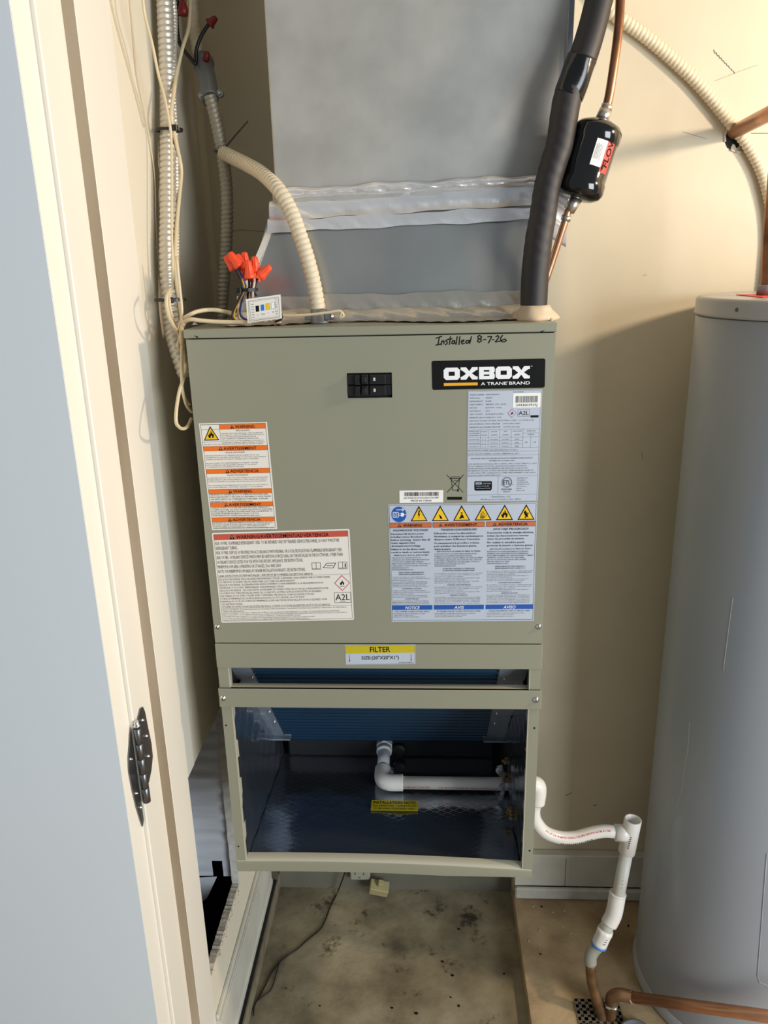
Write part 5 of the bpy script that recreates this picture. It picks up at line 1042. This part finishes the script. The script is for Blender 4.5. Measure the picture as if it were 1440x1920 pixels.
# ================================================================ THINGS IN THE RECESS
oc = px(675, 1640, 'Y', .558); ob = thing('outlet', 'pale receptacle on the low wall under the cabinet', 'outlet', (oc.x, .575, oc.z-.03))
b = MB(WPLATE); b.box(oc.x-.028, oc.x+.028, .556, .574, oc.z-.018, oc.z+.04, c=.003); link('face_plate', b, ob)
b = MB(INKG); b.box(oc.x-.004, oc.x+.001, .5556, .5562, oc.z-.010, oc.z-.006); b.box(oc.x-.015, oc.x-.012, .5556, .5562, oc.z, oc.z+.01); b.box(oc.x+.009, oc.x+.012, .5556, .5562, oc.z, oc.z+.01); link('socket_slot', b, ob)
pc_ = px(711, 1662, 'Y', .545); ad = thing('plug_in_adapter', 'small cream plastic box hanging tilted beside the receptacle under the cabinet', 'adapter', (pc_.x, pc_.y, pc_.z-.02))  # dangling plug-in adapter beside the receptacle
Rm = Matrix.Rotation(math.radians(12), 4, 'Y')@Matrix.Rotation(math.radians(18), 4, 'X')
def rot(mb, c):
    mb.v = [Rm@(v-c)+c for v in mb.v]; return mb
b = MB(CREAMP); b.box(pc_.x-.026, pc_.x+.026, pc_.y-.020, pc_.y+.012, pc_.z-.014, pc_.z+.014, c=.002); link('adapter_body', rot(b, pc_), ad)
b = MB(CREAMP); b.box(pc_.x-.006, pc_.x+.007, pc_.y-.010, pc_.y+.004, pc_.z+.014, pc_.z+.030, c=.001); link('clip', rot(b, pc_), ad)
zf = PZ+.003
b = MB(BLKW); b.tube([px(648, 1632, 'Y', .55), px(641, 1652, 'Y', .55), px(632, 1675, 'Z', zf+.002), px(620, 1698, 'Z', zf), px(611, 1722, 'Z', zf), px(600, 1742, 'Z', zf), px(576, 1762, 'Z', zf), px(556, 1780, 'Z', zf), px(532, 1796, 'Z', zf), px(512, 1818, 'Z', zf), px(496, 1850, 'Z', zf), px(482, 1875, 'Z', zf), px(474, 1892, 'Z', zf)], .0018, seg=8, step=.01); tag(link('power_cord', b), 'thin black cord trailing from the receptacle across the recessed floor', 'cord')
b = MB(BLKW); b.tube([px(524, 1802, 'Z', zf), px(518, 1825, 'Z', zf), px(508, 1855, 'Z', zf), px(490, 1870, 'Z', zf), px(478, 1882, 'Z', zf), px(475, 1905, 'Z', zf)], .0014, seg=8, step=.01); tag(link('power_cord', b), 'short branch of thin black cord looping near the left edge of the recessed floor', 'cord')
# chips of plaster and paint on the slab
CH = mat('paint_chip', S(190, 178, 152), .8); b = MB(CH); r = random.Random(5)
for x, y in ((1037, 1711), (1056, 1738), (1058, 1708), (979, 1718), (985, 1730), (992, 1765), (1011, 1780), (1071, 1750), (1000, 1700), (1012, 1746), (990, 1742)):
    p = px(x, y, 'Z', .0005); s1 = r.uniform(.0015, .0042); an = r.uniform(0, 3); b.prism([p+Vector((s1*math.cos(an+k*1.26)*r.uniform(.6, 1.2), s1*math.sin(an+k*1.26), 0)) for k in range(5)], (0, 0, .0012))
o = link('paint_chips', b); tag(o, 'pale flecks of paint scattered on the concrete beside the recess', 'debris'); o['kind'] = 'stuff'
b = MB(INK)
for x, y in ((1178, 1736), (1016, 1700), (1013, 1789), (860, 1742), (830, 1803), (848, 1829), (860, 1886), (945, 1826), (780, 1900), (735, 1890), (600, 1886), (845, 1870)):
    zq = .0006 if x > 970 else PZ+.0006; p = px(x, y, 'Z', zq); s1 = r.uniform(.002, .0045); b.prism([p+Vector((s1*math.cos(k*1.05)*r.uniform(.5, 1.3), s1*math.sin(k*1.05)*r.uniform(.5, 1), 0)) for k in range(6)], (0, 0, .0012))
o = link('dirt_flecks', b); tag(o, 'dark crumbs of dirt scattered on the concrete floor and recess', 'debris'); o['kind'] = 'stuff'

# ================================================================ METAL SEEN THROUGH THE SAWN OPENING
rp = thing('return_duct', 'ribbed bluish sheet metal plate seen through the sawn opening in the left wall', 'duct', (-.42, .27, .26))
GP = mat('return_plate', (.80, .84, .90), .42, .35, var=.12, vscale=8, stretch=(1, 1, 6))
zb2 = HZ0+.012
def rib(u, v):
    z = .80+(zb2-.80)*v; return Vector((-.372-.098*u, .268-.0032*math.sin(v*95)*(1 if v < .8 else .2), z))
nxp = MB(GP); nxp.grid(rib, 4, 110)
fr = [i for i, f in enumerate(nxp.f)]
# notch: drop the faces near the bottom middle
keep = []
for i, f in enumerate(nxp.f):
    c = sum((nxp.v[k] for k in f), Vector())/4
    if c.z < zb2+.045 and -.425 < c.x < -.385: continue
    keep.append(i)
nxp.f = [nxp.f[i] for i in keep]; nxp.mi = [nxp.mi[i] for i in keep]; nxp.sm = [nxp.sm[i] for i in keep]
link('ribbed_plate', nxp, rp)
b = MB(BLUE if False else GALVD); b.box(-.474, -.470, .20, .268, zb2, .80); link('plate_flange', b, rp)
b = MB(GP); b.prism([Vector((-.47, .262, zb2-.002)), Vector((-.41, .262, zb2+.004)), Vector((-.44, .262, zb2-.06)), Vector((-.47, .262, zb2-.085))], (0, -.0012, 0)); link('bent_flap', b, rp)
for o in bpy.data.objects:
    if '_b' in o: del o['_b']
